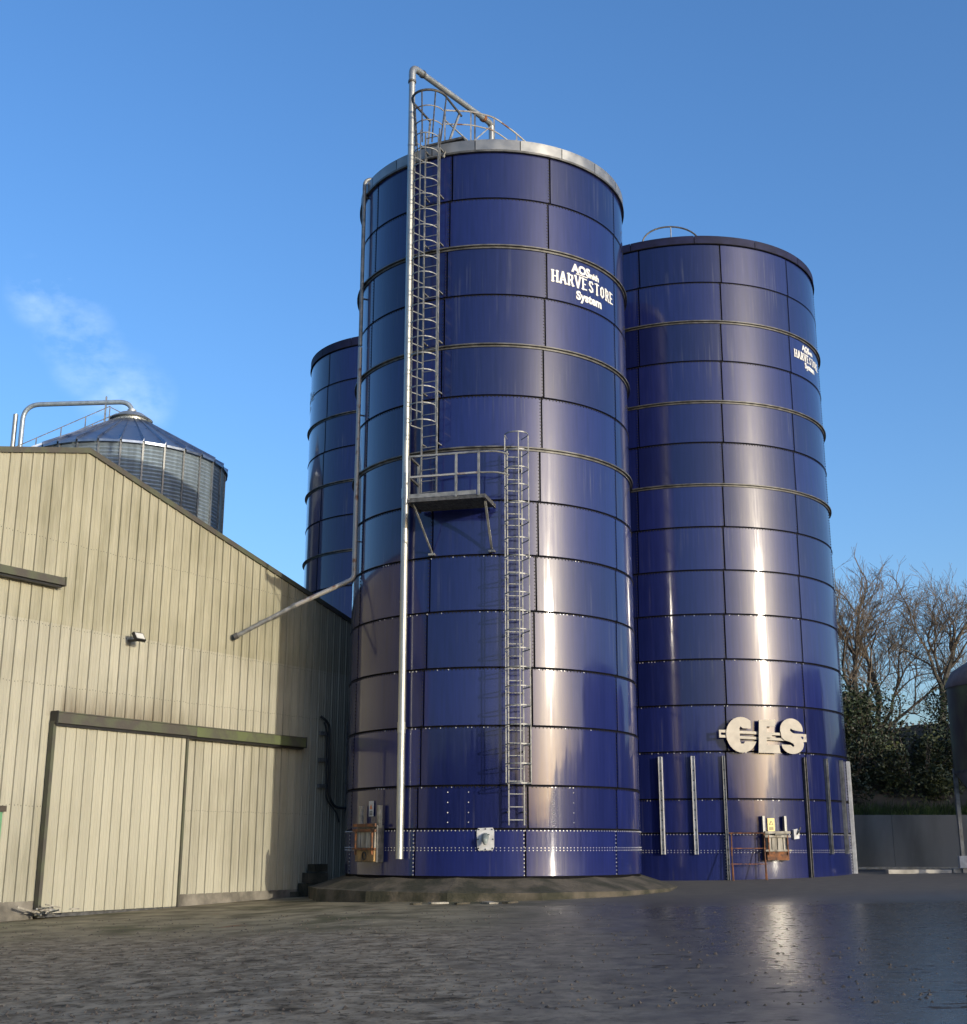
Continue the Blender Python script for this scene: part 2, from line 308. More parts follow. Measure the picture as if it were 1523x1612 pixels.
# loose mud crumbs on the yard
b = MB()
for i in range(2600):
    y = 12 + 15 * random.random() ** 1.5; x = random.uniform(-.42, .44) * y
    if random.random() < (x + 3) / 11: continue
    r = random.uniform(.008, .03); z = float(zg(x, y)) + .006; a = random.random() * 6
    b.add([(x + r * cos(a + k * 1.257) * random.uniform(.6, 1.3), y + r * sin(a + k * 1.257) * random.uniform(.6, 1.3), z - .006) for k in range(5)] + [(x, y, z + r * .55)], [(k, (k + 1) % 5, 5) for k in range(5)])
tag(b.build('mud_crumbs', 'mud'), 'dark crumbs of mud scattered over the wet yard', 'mud', kind='stuff')

# low wooded rise behind the yard that the enamel mirrors
b = MB(); n = 170; vs = []; fs = []
for i in range(n + 1):
    az = 82 + 215 * i / n; rr = 120; N1 = lambda f, sd: vnoise(np.array([i * f]), np.array([.5]), sd)[0]
    base = np.interp(az, [82, 96, 112, 122, 128, 146, 154, 170, 195, 215, 240, 297], [5, 5.5, 4.6, 4.2, 1.6, 1.4, 2.6, 5.2, 6.4, 5.6, 4, 3])
    e = base * (.72 + .35 * N1(.15, 21) + .3 * N1(.9, 22)) + (1.4 * N1(1.7, 23) if i % 9 in (3, 4) and not 124 < az < 150 else 0)
    h = rr * math.tan(R_(e)) + 1.6; d = D_(az)
    vs += [(d * (rr - 12)).to_tuple()[:2] + (-2,), (d * rr).to_tuple()[:2] + (h,), (d * (rr + 60)).to_tuple()[:2] + (h * .9,), (d * (rr + 90)).to_tuple()[:2] + (-2,)]
for i in range(n):
    for k in range(3): fs.append((i * 4 + k, i * 4 + 4 + k, i * 4 + 5 + k, i * 4 + 1 + k))
b.add(vs, fs); tag(b.build('hills', 'hill'), kind='structure')

# ------------------------------------------------------------------ tower silos
STROKES = {  # slab letters on a 4 x 6 grid: thick strokes
 'H': [((.6, 0), (.6, 6)), ((3.4, 0), (3.4, 6)), ((.6, 3), (3.4, 3))], 'A': [((.3, 0), (2, 6)), ((3.7, 0), (2, 6)), ((1.1, 1.9), (2.9, 1.9))],
 'R': [((.7, 0), (.7, 6)), ((.7, 5.6), (2.8, 5.4)), ((2.9, 5.4), (3.2, 4.2)), ((3.2, 4.2), (2.7, 3)), ((.7, 2.9), (2.7, 2.9)), ((2.2, 2.9), (3.6, 0))],
 'V': [((.3, 6), (2, 0)), ((3.7, 6), (2, 0))], 'E': [((.7, 0), (.7, 6)), ((.7, 5.6), (3.5, 5.6)), ((.7, 3), (2.8, 3)), ((.7, .4), (3.6, .4))],
 'S': [((3.4, 4.7), (2.6, 5.6)), ((2.6, 5.6), (1.1, 5.4)), ((1.1, 5.4), (.8, 4.1)), ((.8, 4.1), (3.2, 2.2)), ((3.2, 2.2), (3.2, .9)), ((3.2, .9), (1.8, .3)), ((1.8, .3), (.6, 1.3))],
 'T': [((2, 0), (2, 6)), ((.2, 5.6), (3.8, 5.6))], 'O': [((2, 5.6), (.8, 4.6)), ((.8, 4.6), (.8, 1.4)), ((.8, 1.4), (2, .4)), ((2, .4), (3.2, 1.4)), ((3.2, 1.4), (3.2, 4.6)), ((3.2, 4.6), (2, 5.6))]}
SERIF = {'H': [(.6, 0), (.6, 6), (3.4, 0), (3.4, 6)], 'A': [(.3, 0), (3.7, 0)], 'R': [(.7, 0), (.5, 6), (3.6, 0)], 'V': [(.3, 6), (3.7, 6)], 'E': [(.5, 0), (.5, 6)], 'T': [(2, 0)], 'S': [], 'O': []}
def text_polys(txt, size, bold):
    cu = bpy.data.curves.new('t', 'FONT'); cu.body = txt; cu.size = size; cu.offset = bold; cu.align_x = 'CENTER'; cu.resolution_u = 3
    o = bpy.data.objects.new('t', cu); S.collection.objects.link(o); bpy.context.view_layer.update()
    me = o.to_mesh(); vs = [v.co.copy() for v in me.vertices]; fs = [tuple(p.vertices) for p in me.polygons]; o.to_mesh_clear(); bpy.data.objects.remove(o); return vs, fs
def lettering(root, R, az, z, w):
    """logo painted on the curved sheet, centre at azimuth az and height z, slab word w metres wide"""
    fn = lambda u, v, k=0: Vector((0, 0, z + v)) + D_(az - math.degrees(u / R)) * (R + .011 + k * .0012)
    b = MB(); word = 'HARVESTORE'; p = w / len(word); sx = p / 5.0; sy = .023 * w
    def quad(x0, y0, x1, y1, k): b.add([fn(x0, y0, k), fn(x1, y0, k), fn(x1, y1, k), fn(x0, y1, k)], [(0, 1, 2, 3)])
    lay = 0
    for i, ch in enumerate(word):
        ox = -w / 2 + i * p; oy = -.17
        for (ax, ay), (bx, by) in STROKES[ch]:
            lay += 1
            A = Vector((ox + ax * sx, oy + ay * sy)); B = Vector((ox + bx * sx, oy + by * sy)); d = (B - A); d.normalize(); th = .36 * sx + .31 * sx * abs(d.y); nn = Vector((-d.y, d.x)) * th; e = d * th * .4
            b.add([fn(*(A - nn - e), lay % 7), fn(*(B - nn + e), lay % 7), fn(*(B + nn + e), lay % 7), fn(*(A + nn - e), lay % 7)], [(0, 1, 2, 3)])
        for (ax, ay) in SERIF[ch]:
            lay += 1; x = ox + ax * sx; y = oy + ay * sy; y0 = y if ay == 0 else y - .6 * sy; quad(x - 1.0 * sx, y0, x + 1.0 * sx, y0 + .6 * sy, lay % 7)
    b.build('slab_lettering', 'letter_white', root)
    for txt, size, bold, dx, dy in (('AOS', .21, .012, -.17, .175), ('mith', .15, .008, .15, .165), ('System', .22, .010, .03, -.33)):
        k = w / 1.62; vs, fs = text_polys(txt, size * k, bold * k); bb = MB(); bb.add([fn(v.x * 1.05 + dx * k, v.y + dy * k) for v in vs], fs)
        if txt == 'AOS':
            pts = [(-.30, .155), (-.30, .135), (-.02, .135), (-.02, .155)]; bb.add([fn(x * k, y * k, 3) for x, y in pts], [(0, 1, 2, 3)])
        bb.build('script_lettering', 'letter_white', root)
def silo(name, C, R, N, levels, seam0, step, thick, rim, galv_rim, zinc_below, label, gap=.045, bolts=True, dbl=None):
    """levels: joint heights from foot to rim; seam0: azimuth of one upright joint at the foot; step: drift of the joint per ring"""
    z0 = levels[0]; root = empty(name, (C[0], C[1], z0), label=label, cat='silo', group='blue enamelled tower silos'); lv = [z - z0 for z in levels]
    dA = 360 / N; H = {}
    core = MB().lathe([(R - .03, -.3), (R - .03, lv[-1] + .05)], 96); core.build('tank_shell', 'sealant', root, True)
    for i in range(len(lv) - 1):
        h = round(lv[i + 1] - lv[i], 3)
        if h not in H:
            b = MB(); g = gap / R / 2; n = 18; ang = [g + (R_(dA) - 2 * g) * k / n for k in range(n + 1)]; gz = gap / 2
            vs = [(r * sin(a), r * cos(a), z) for r, z in ((R - .02, gz), (R - .004, gz), (R, gz + .004), (R, h - gz - .004), (R - .004, h - gz), (R - .02, h - gz)) for a in ang]
            m_ = n + 1; fs = [(j * m_ + k + 1, j * m_ + k, (j + 1) * m_ + k, (j + 1) * m_ + k + 1) for j in range(5) for k in range(n)]
            fs += [tuple(j * m_ for j in range(6)), tuple(j * m_ + n for j in range(5, -1, -1))]
            b.add(vs, fs); me = b.mesh('enamelled_sheet', 'enamel')
            sm = [True] * (5 * n) + [False, False]; me.polygons.foreach_set('use_smooth', sm); nrm = []
            for p in me.polygons:
                row = p.index // n
                for li in p.loop_indices:
                    c = me.vertices[me.loops[li].vertex_index].co
                    nrm.append((c.x / math.hypot(c.x, c.y), c.y / math.hypot(c.x, c.y), 0) if row == 2 else tuple(p.normal))
            me.normals_split_custom_set(nrm); H[h] = me
        rt = random.uniform(-.2, .2)
        for k in range(N):
            a = seam0 - step * i + k * dA
            o = put('enamelled_sheet', H[h], root, (0, 0, lv[i])); am = R_(a + dA / 2); t = R_(rt + random.uniform(-.16, .16))
            ax = Vector((cos(am), -sin(am), 0)); o.rotation_mode = 'QUATERNION'
            o.rotation_quaternion = (Matrix.Rotation(t, 3, ax) @ Matrix.Rotation(-R_(a), 3, 'Z')).to_quaternion()
            o.location = Vector((0, 0, lv[i])) - (Matrix.Rotation(t, 3, ax) @ (D_(a + dA / 2) * R) - D_(a + dA / 2) * R)
    if bolts:
        bd = MB(); bz = MB()
        def bolt(az, z, hi, s=1.):
            d = D_(az); t = Vector((d.y, -d.x, 0)); c = d * (R - .002) + Vector((0, 0, z)); r = .019 * s; T = Vector((0, 0, 1))
            vs = [c + (t * cos(q) + T * sin(q)) * r for q in (0, 1.571, 3.142, 4.712)]; vs += [p + d * .02 * s - (p - c) * .3 for p in vs]
            (bz if hi else bd).add(vs, [(4, 5, 6, 7), (0, 1, 5, 4), (1, 2, 6, 5), (2, 3, 7, 6), (3, 0, 4, 7)])
        nb = int(360 / (math.degrees(.095 / R)))
        for i, z in enumerate(lv[1:-1], 1):
            for k in range(nb): bolt(360 * k / nb, z - .036, levels[i] < zinc_below or (random.random() < .25 and levels[i] < 9 and 140 < (360 * k / nb) % 360 < 230), 1.0)
        if dbl:
            for dz in (-.03, .03):
                for k in range(nb): bolt(360 * k / nb, dbl - z0 + dz, True, .9)
        for i in range(len(lv) - 1):
            m_ = int((lv[i + 1] - lv[i]) / .085)
            for k in range(N):
                a = seam0 - step * i + k * dA
                for j in range(m_): bolt(a + math.degrees(.036 / R), lv[i] + (j + .5) * (lv[i + 1] - lv[i]) / m_, levels[i + 1] < zinc_below + .1, 1.)
        for bb, mm in ((bd, 'bolt_dark'), (bz, 'bolt_zinc')):
            if bb.v: tag(bb.build('bolts', mm, root), kind='stuff')
    for zt in thick:
        z = zt - z0; MB().lathe([(R - .02, z - .075), (R + .03, z - .075), (R + .03, z - .02), (R + .085, z - .02), (R + .085, z + .012), (R - .02, z + .012)], 96).build('stiffener_ring', 'stiffener', root, True)
    zt = lv[-1]; zr = rim - z0
    if galv_rim:
        n = 20; g = .012
        me = MB().lathe([(R - .03, zt + .03), (R + .05, zt + .03), (R + .055, zr), (R - .03, zr + .01)], 8, a0=g / R, a1=2 * pi / n - g / R).mesh('rim_panel', 'galv_rim', True)
        for k in range(n): put('rim_panel', me, root, (0, 0, 0), -R_(k * 360 / n + 7))
        MB().lathe([(R - .02, zt - .03), (R + .075, zt - .03), (R + .075, zt + .025), (R - .02, zt + .025)], 96).build('drip_ring', 'stiffener', root, True)
        MB().lathe([(R - .02, zt + .03), (R + .035, zt + .03), (R + .035, zr - .01), (R - .02, zr - .01)], 96).build('rim_core', 'sealant', root, True)
    else:
        n = 14; g = .01
        me = MB().lathe([(R - .03, zt), (R + .035, zt), (R + .035, zr), (R - .05, zr + .02)], 8, a0=g / R, a1=2 * pi / n - g / R).mesh('rim_panel', 'enamel_dark', True)
        for k in range(n): put('rim_panel', me, root, (0, 0, 0), -R_(k * 360 / n + 3))
        MB().lathe([(R - .02, zt - .02), (R + .05, zt - .02), (R + .05, zt + .012), (R - .02, zt + .012)], 96).build('drip_ring', 'sealant', root, True)
    MB().lathe([(R, zr - .02), (R * .5, zr + .75), (.35, zr + 1.25), (.02, zr + 1.25)], 48).build('roof', 'galv_dull' if galv_rim else 'enamel_dark', root, True)
    return root
CM = (.245, 33.587); RM = 3.8; CR = (7.09, 41.84); RR = 4.64; CB = (-3.37, 49.39); RB = 3.8
lvM = [.88, 1.95, 2.93] + [2.93 + 1.373 * k for k in range(1, 13)]
lvR = [.55, 1.92, 2.88] + [2.88 + 1.353 * k for k in range(1, 14)]
lvB = [.6] + [1.37 + 1.37 * k for k in range(0, 15)]
sM = silo('tower_silo', CM, RM, 9, lvM, 169.1, .98, (lvM[-3], lvM[-5], lvM[-7]), 19.74, True, 2.2, 'tall blue tower silo with galvanised rim, caged ladders and platform', dbl=1.5)
sR = silo('tower_silo', CR, RR, 11, lvR, 181.6, .63, (lvR[-3], lvR[-5], lvR[-7]), 20.75, False, 2.0, 'wide blue tower silo carrying the cut-out letter sign', dbl=1.41)
sB = silo('tower_silo', CB, RB, 9, lvB, 200, .98, (lvB[-3], lvB[-5], lvB[-7]), 20.9, False, 0, 'blue tower silo with dark rim standing behind the barn corner', bolts=True)
lettering(sM, RM, 138, 15.98 - .88, 2.42)
lettering(sR, RR, 126.5, 17.2 - .55, 1.95)
lettering(sB, RB, 262, 19.2 - .6, 2.2)
# rivet columns on the second ring of the near silo
b = MB()
for az in (-163.5, -171, 158.5, 150.5):
    for z in (2.1, 2.32, 2.55, 2.78):
        d = D_(az); c = d * (RM + .004) + Vector((0, 0, z - .88)); t = Vector((d.y, -d.x, 0)); r = .018
        vs = [c + (t * cos(q) + Vector((0, 0, 1)) * sin(q)) * r for q in (0, 1.257, 2.513, 3.77, 5.03)]; b.add(vs + [c + d * .016], [(k, (k + 1) % 5, 5) for k in range(5)])
b.build('rivet_heads', 'bolt_zinc', sM)
# hoop guard on the roof of the wide silo
g = empty('roof_guard', (CR[0] - .9, CR[1] - 4.1, 20.75), label='thin hoop guard rising over the dark rim of the wide silo', cat='guard rail')
pts = [(.95 * cos(q), .5 * sin(q) * 0, .62 * sin(q)) for q in [pi * k / 16 for k in range(17)]]
MB().tube(pts, .028, 6).build('hoop', 'galv_dark', g, True); MB().tube([(0, 0, -.05), (0, 0, .6)], .02, 6).build('post', 'galv_dull', g)

# concrete apron under the near silo
b = MB(); n = 14; vs = []
for r, z in ((3.7, .89), (4.62, .60), (4.72, .57), (4.74, .1)):
    for k in range(n):
        a = 2 * pi * (k + .5) / n; q = 1 + .012 * (random.random() - .5); vs.append((CM[0] + r * q * sin(a), CM[1] + r * q * cos(a), z + .02 * (random.random() - .5) * (z < .8)))
b.add(vs, [(i * n + k, i * n + (k + 1) % n, (i + 1) * n + (k + 1) % n, (i + 1) * n + k) for i in range(3) for k in range(n)])
tag(b.build('concrete_apron', 'concrete_moss'), 'sloping mossy concrete apron around the foot of the near silo', 'apron')

# ------------------------------------------------------------------ ladders, platform, pipes
def frame_at(C, R, az, z, name, **k): return empty(name, (C[0] + R * sin(R_(az)), C[1] + R * cos(R_(az)), z), R_(180 - az), **k)
def ladder(root, z0, z1, width, off, mat_, cage0=None, cage1=None, hr=.34, rung=.29, hoop=.42, top_big=False):
    for s in (-1, 1): MB().box((s * width / 2, -off, (z0 + z1) / 2), (.03, .045, z1 - z0)).build('rail', mat_, root)
    rm = MB().bar((-width / 2, 0, 0), (width / 2, 0, 0), .02).mesh('rung', mat_); z = z0 + .12
    while z < z1: put('rung', rm, root, (0, -off, z)); z += rung
    bm_ = MB().bar((0, 0, 0), (0, off, 0), .05, .03).mesh('bracket', mat_); z = z0 + .3
    while z < z1 - .3:
        for s in (-1, 1): put('bracket', bm_, root, (s * width / 2, -off, z))
        z += 1.37
    if cage0 is not None:
        hp = [(-width / 2, 0, 0)] + [(hr * cos(q), -.36 + hr * sin(q) * 1.05, 0) for q in [pi + pi * k / 12 for k in range(13)]] + [(width / 2, 0, 0)]
        b = MB(); P = [Vector(p) for p in hp]
        vs = [p + Vector((0, 0, s)) for p in P for s in (-.014, .014)]; nrm = []
        for p in P: vs.append(p * .97 + Vector((0, 0, -.014))); vs.append(p * .97 + Vector((0, 0, .014)))
        m = len(P); fs = []
        for k in range(m - 1):
            a = 2 * k; c = 2 * m + 2 * k; fs += [(a, a + 1, a + 3, a + 2), (c, c + 2, c + 3, c + 1), (a, a + 2, c + 2, c), (a + 1, c + 1, c + 3, a + 3)]
        hm = b.add(vs, fs).mesh('cage_hoop', mat_); z = cage0
        while z <= cage1 + .01: put('cage_hoop', hm, root, (0, -off, z)); z += hoop
        for q in (pi * 1.0, pi * 1.5, pi * 2):
            x, y = hr * cos(q), -.36 + hr * 1.05 * sin(q); MB().box((x, -off + y, (cage0 + cage1) / 2), (.026, .012, cage1 - cage0)).build('cage_strap', mat_, root)
lo = frame_at(CM, RM, 172.6, 0, 'caged_ladder', label='lower galvanised caged ladder from the silo foot up to the platform', cat='ladder')
ladder(lo, 2.03, 11.0, .36, .20, 'galv_dull', 2.95, 11.31, hr=.29, hoop=.44)
up = frame_at(CM, RM, -156.6, 0, 'caged_ladder', label='upper galvanised caged ladder from the platform to the silo roof', cat='ladder')
ladder(up, 9.62, 20.1, .42, .24, 'galv_dull', 11.7, 19.7, hoop=.44)
# walk-through cage head and roof walkway rail
hd = frame_at(CM, RM, -156.6, 19.7, 'safety_cage', label='flared steel cage head above the upper ladder at the galvanised rim', cat='cage')
hoopP = [(.47 * cos(q), -.42 + .5 * sin(q), 1.2) for q in [pi * .95 + pi * 1.1 * k / 14 for k in range(15)]]
hoopP = [(-.44, .5, 1.2)] + hoopP + [(.46, .6, 1.2)]
b = MB(); b.tube(hoopP, .035, 6); b.build('top_hoop', 'galv_dark', hd, True)
for q in (.98, 1.25, 1.5, 1.75, 2.02): MB().bar((.33 * cos(pi * q), -.5 + .36 * sin(pi * q), -.3), (.47 * cos(pi * q), -.42 + .5 * sin(pi * q), 1.2), .03).build('upright', 'galv_dark', hd)
for s in (-1, 1): MB().bar((s * .25, -.1, -.4), (s * .44, .5, 1.2), .05).build('upright', 'galv_dull', hd)
for z, k in ((.35, .37), (.75, .42)): MB().tube([(k * cos(q), -.46 + (k + .02) * sin(q), z) for q in [pi + pi * i / 12 for i in range(13)]], .018, 5).build('hoop', 'galv_rusty', hd, True)
MB().box((.15, .35, .12), (1.3, .75, .06)).build('landing', 'galv_dark', hd)
rl = empty('roof_handrail', (-1.2, 30.2, 20.0), label='weathered handrail crossing the roof of the near silo to its hatch', cat='handrail')
o = Vector((-1.2, 30.2, 20.0)); T = [(-1.05, 30.35, 21.0), (-.35, 30.95, 21.35), (.3, 31.55, 21.55), (.95, 32.0, 21.3), (1.25, 32.1, 21.05)]
T = [Vector(p) - o for p in T]; MB().tube(bend(T, .25) + [Vector((1.32, 32.4, 20.95)) - o, Vector((1.1, 32.6, 20.6)) - o], .024, 6).build('top_rail', 'galv_rusty', rl, True)
MB().tube(bend([p - Vector((0, 0, .42)) for p in T[:4]], .25), .02, 6).build('middle_rail', 'galv_rusty', rl, True)
for p in T: MB().bar(p, p - Vector((0, 0, 1.2)), .04).build('post', 'galv_dull', rl)
MB().bar(T[1] - Vector((0, 0, 1)), T[2] - Vector((0, 0, .2)), .03).build('brace', 'galv_dull', rl)
MB().bar(T[0] - Vector((0, 0, .3)), T[1] - Vector((0, 0, 1.0)), .03).build('brace', 'galv_dull', rl)
# platform
pf = frame_at(CM, RM, -165.5, 9.6, 'ladder_platform', label='steel grating platform with guard rail between the two caged ladders', cat='platform')
pw = 2.35; x0, x1 = -.88, 1.02; yf = -1.02; yb = -.04
b = MB()
for k in range(20):
    y = yf + .06 + k * (yb - yf - .1) / 19; b.box(((x0 + x1) / 2, y, .01), (x1 - x0 - .06, .008, .05))
for k in range(26):
    x = x0 + .06 + k * (x1 - x0 - .12) / 25; b.box((x, (yf + yb) / 2, .0), (.01, yb - yf, .02))
b.build('grating', 'galv_dark', pf)
for y, h in ((yf, .12), (yb - .06, .1)): MB().box(((x0 + x1) / 2, y, 0), (x1 - x0, .05, h * .75)).build('edge_beam', 'galv_dark', pf)
for x in (x0, x1): MB().box((x, (yf + yb) / 2, -.005), (.05, yb - yf + .06, .1)).build('edge_beam', 'galv_dark', pf)
MB().box(((x0 + x1) / 2 - .1, yf - .03, .10), (x1 - x0 - .2, .012, .10)).build('toe_board', 'galv_dull', pf)
for x in (x0 + .02, .32, x1 - .14): MB().box((x, yf - .02, .56), (.05, .05, 1.1)).build('post', 'galv_dull', pf)
MB().box((x0 + .02, yb - .25, .56), (.05, .05, 1.1)).build('post', 'galv_dull', pf)
for z, mm in ((1.1, 'galv_dull'), (.58, 'galv_rusty')):
    MB().bar((x0, yf - .02, z), (x1 - .12, yf - .02, z), .045).build('rail', mm, pf); MB().bar((x0 + .02, yf, z), (x0 + .02, yb - .22, z), .045).build('rail', 'galv_dark', pf)
    MB().tube(bend([(x1 - .14, yf - .02, z), (x1 + .3, yf + .05, z), (x1 + .52, yf + .3, z - .02)], .2), .022, 6).build('rail', 'galv_dull', pf, True)
MB().bar((x0 + .1, yf + .1, -.05), (x0 + .30, .06, -1.1), .035).build('strut', 'galv_dull', pf); MB().bar((x1 - .05, yf + .25, -.05), (x1 - .08, .0, -1.08), .05).build('strut', 'galv_dull', pf)
for x in (x0 + .30, x1 - .08): MB().box((x, .0, -1.12), (.16, .12, .05)).build('foot_plate', 'galv_dull', pf)
# main filling pipe
pd = D_(-146.2); px, py = CM[0] + pd.x * (RM + .16), CM[1] + pd.y * (RM + .16)
fp = empty('filling_pipe', (px, py, 1.2), label='thick galvanised filling pipe climbing the near silo and bending over its roof', cat='pipe'); o = Vector((px, py, 1.2))
zj = [1.28, 4.3, 7.35, 10.1, 13.3, 16.6, 19.9, 21.85]
for i in range(len(zj) - 1): MB().tube([Vector((0, 0, zj[i] - 1.2)), Vector((0, 0, zj[i + 1] - 1.215))], .088, 20).build('pipe_length', 'galv', fp, True)
for i, z in enumerate(zj[1:-1]): MB().tube([(0, 0, z - 1.2 - (.13 if i in (0, 2) else .02)), (0, 0, z - 1.2 + (.13 if i in (0, 2) else .02))], .098 if i in (0, 2) else .094, 20).build('pipe_collar', 'galv', fp, True)
e0 = Vector((0, 0, 20.65)); e1 = Vector((0, 0, 21.12)); e2 = Vector((CM[0], CM[1], 22.6)) - o; dd = (e2 - e1).normalized()
MB().tube(bend([e0, e1, e1 + dd * .5], .42, 10), .098, 20).build('elbow', 'galv', fp, True)
MB().tube([e1 + dd * .5, e2 - dd * .4], .085, 20).build('pipe_length', 'galv', fp, True)
MB().tube(bend([e2 - dd * .42, e2, e2 - Vector((0, 0, 1.5))], .5, 10), .09, 20).build('elbow', 'galv', fp, True)
MB().tube([e2 - dd * .5, e2 - dd * .4], .115, 16).build('pipe_collar', 'rust', fp); MB().tube([e1 + dd * .44, e1 + dd * .5], .112, 16).build('pipe_collar', 'galv_dark', fp); MB().tube([e0 - Vector((0, 0, .03)), e0 + Vector((0, 0, .03))], .112, 16).build('pipe_collar', 'galv_dark', fp)
for z in (4.3, 7.0, 9.95, 13.2, 16.5, 19.3): MB().bar(Vector((0, 0, z - 1.2)), Vector((-pd.x * .3, -pd.y * .3, z - 1.2)), .05, .03).build('bracket', 'galv_dark', fp)
q = -e2 + dd * .1
MB().bar(e2 - dd * .9, e2 - dd * .9 - Vector((0, 0, 1.3)), .05).build('support', 'galv_dark', fp)
# thin blower pipe on the flank, running on to the barn
pd = D_(-113); bx_, by_ = CM[0] + pd.x * (RM + .13), CM[1] + pd.y * (RM + .13)
barn_d = Vector((sin(R_(32.2)), cos(R_(32.2)), 0)); barn_n = Vector((barn_d.y, -barn_d.x, 0)); W0 = Vector((-5.46, 33.96, 0))
def BW(s, off, z): return W0 + barn_d * s + barn_n * off + Vector((0, 0, z))
tp = empty('blower_pipe', (bx_, by_, 8.3), label='thin weathered pipe down the silo flank bending across to the barn', cat='pipe'); o = Vector((bx_, by_, 8.3))
MB().tube(bend([Vector((CM[0], CM[1], 0)) + pd * 3.2 + Vector((0, 0, 19.95)) - o, Vector((0, 0, 11.6)), Vector((0, 0, 6.5))], .25), .055, 12).build('pipe_length', 'galv_dull', tp, True)
MB().tube([(0, 0, 6.45), (0, 0, 3.2)], .058, 12).build('pipe_length', 'galv_rusty', tp, True); MB().tube([(0, 0, 3.2), (0, 0, .25)], .062, 12).build('pipe_length', 'galv_rusty', tp, True)
pe = BW(-2.0, .18, 6.82) - o; pm = Vector((0, 0, .25)) * 1
MB().tube(bend([(0, 0, .3), (0, 0, 0), pe * .5 + Vector((0, 0, .05))], .3), .062, 12).build('elbow', 'galv_rusty', tp, True); MB().tube([pe * .5 + Vector((0, 0, .05)), pe], .06, 12).build('pipe_length', 'galv_dull', tp, True)
MB().tube([pe * .99, pe * 1.02], .085, 12).build('pipe_mouth', 'galv_dark', tp); MB().tube([pe * .5 + Vector((0, 0, .05)), pe * .53 + Vector((0, 0, .05))], .075, 12).build('pipe_collar', 'galv_dull', tp)
for z in (1.0, 4.5, 7.9, 11): MB().bar((0, 0, z), (-pd.x * .15, -pd.y * .15, z), .05, .03).build('bracket', 'galv_dark', tp)

# ------------------------------------------------------------------ fittings at the silo feet
def warning_sign(C, R, az, z, w, h, board, label):
    s = frame_at(C, R + .03, az, z, 'warning_sign', label=label, cat='sign'); s = MB().box((0, 0, h / 2), (w, .012, h)).build('board', board, s)
    q = w * .32; MB().prism([(-q, h * .48), (q, h * .48), (0, h * .48 + q * 1.8)], lambda u, v, d: Vector((u, -.008 - d, v)), .003).build('triangle', 'orange' if board == 'white_paint' else 'black', s)
    if board != 'white_paint': MB().prism([(-q * .6, h * .51), (q * .6, h * .51), (0, h * .5 + q * 1.2)], lambda u, v, d: Vector((u, -.0125 - d, v)), .002).build('triangle_field', board, s)
    for k in range(3): MB().box((0, -.008, h * (.12 + .09 * k)), (w * .62, .004, h * .05)).build('text_line', 'black', s)
warning_sign(CM, RM, -129.5, 2.26, .19, .36, 'white_paint', 'white warning sign with orange triangle above the shaded discharge hatch')
warning_sign(CR, RR, 165, 1.98, .22, .36, 'yellow', 'yellow warning sign above the hatch of the wide silo')
def hatch(C, R, az, z, w, h, lab, dirty):
    """discharge hatch: box, lid boards, clamp bars and two upright guides"""
    r = frame_at(C, R, az, z, 'discharge_hatch', label=lab, cat='hatch'); d = .22
    MB().box((0, -d / 2 + .03, h / 2), (w, d, h)).build('housing', 'galv_dark', r)
    n = 4
    for k in range(n): MB().box((-w / 2 + w * (k + .5) / n, -d - .0, h * .60), (w / n - .03, .03, h * .42)).build('lid_board', 'weathered_wood', r)
    sb = MB().box((0, -d - .01, h * .17), (w * .96, .05, h * .30)).build('sill_board', 'ochre_board' if dirty else 'rust', r)
    for zz, t in ((h * .36, .05), (h * .86, .06), (h * 1.0, .07)): MB().box((0, -d - .05, zz), (w * 1.14, .05, t)).build('clamp_bar', 'rust' if dirty else 'weathered_wood', r)
    for s in (-1, 1):
        MB().box((s * w * .48, -.10, h + .2), (.07, .10, .52)).build('guide_rail', 'galv_dull', r); MB().box((s * w * .42, -d - .06, h * .55), (.035, .04, h * .7)).build('clamp_arm', 'rust', r)
    if dirty: MB().tube([(.02 + .07 * cos(q), -d - .06, h * .17 + .09 * sin(q)) for q in [2 * pi * i / 12 for i in range(12)]], .018, 6, True).build('ring_handle', 'black', sb)
    else: MB().box((0, -d - .09, h * .93), (.22, .05, .05)).build('handle', 'black', r)
    return r
hatch(CM, RM, -130.5, 1.2, .80, .85, 'rusty discharge hatch with ochre sill board in the shade of the near silo', True)
hatch(CR, RR, 164.3, 1.16, .72, .78, 'weathered discharge hatch with rusty streaked sill on the wide silo', False)
v = frame_at(CM, RM, -177, 1.5, 'valve_plate', label='white bolted plate with grey spout on the near silo', cat='valve')
pl = [(-.19, .03), (-.16, -.03), (.17, -.02), (.2, .05), (.2, .42), (.17, .48), (-.16, .47), (-.2, .42)]
MB().prism(pl, lambda u, w_, d: Vector((u, -.02 - d, w_)), .025).build('plate', 'white_paint', v)
spt = MB().tube([(0, -.02, .28), (0, -.12, .27), (.0, -.2, .2), (.0, -.22, .1)], [.09, .085, .075, .03], 10).build('spout', 'valve_grey', v, True)
MB().tube([(-.05, -.1, .3), (.1, -.16, .33)], .015, 6).build('lever', 'valve_grey', spt)
for u, w_ in ((-.16, .02), (0, 0), (.16, .02), (.17, .22), (-.17, .22), (.15, .44), (0, .45), (-.15, .44)): MB().tube([(u, -.02, w_), (u, -.065, w_)], .018, 6).build('bolt', 'bolt_dark', v)
v = frame_at(CR, RR, 155.2, 1.75, 'valve_plate', label='small white fitting with black lever beside the hatch of the wide silo', cat='valve')
MB().prism([(-.09, 0), (.09, .02), (.1, .2), (.05, .3), (-.1, .27)], lambda u, w_, d: Vector((u, -.0 - d, w_)), .09).build('plate', 'white_paint', v); MB().tube([(0, -.1, .14), (.05, -.14, .22), (.1, -.15, .34)], .022, 6).build('lever', 'black', v)
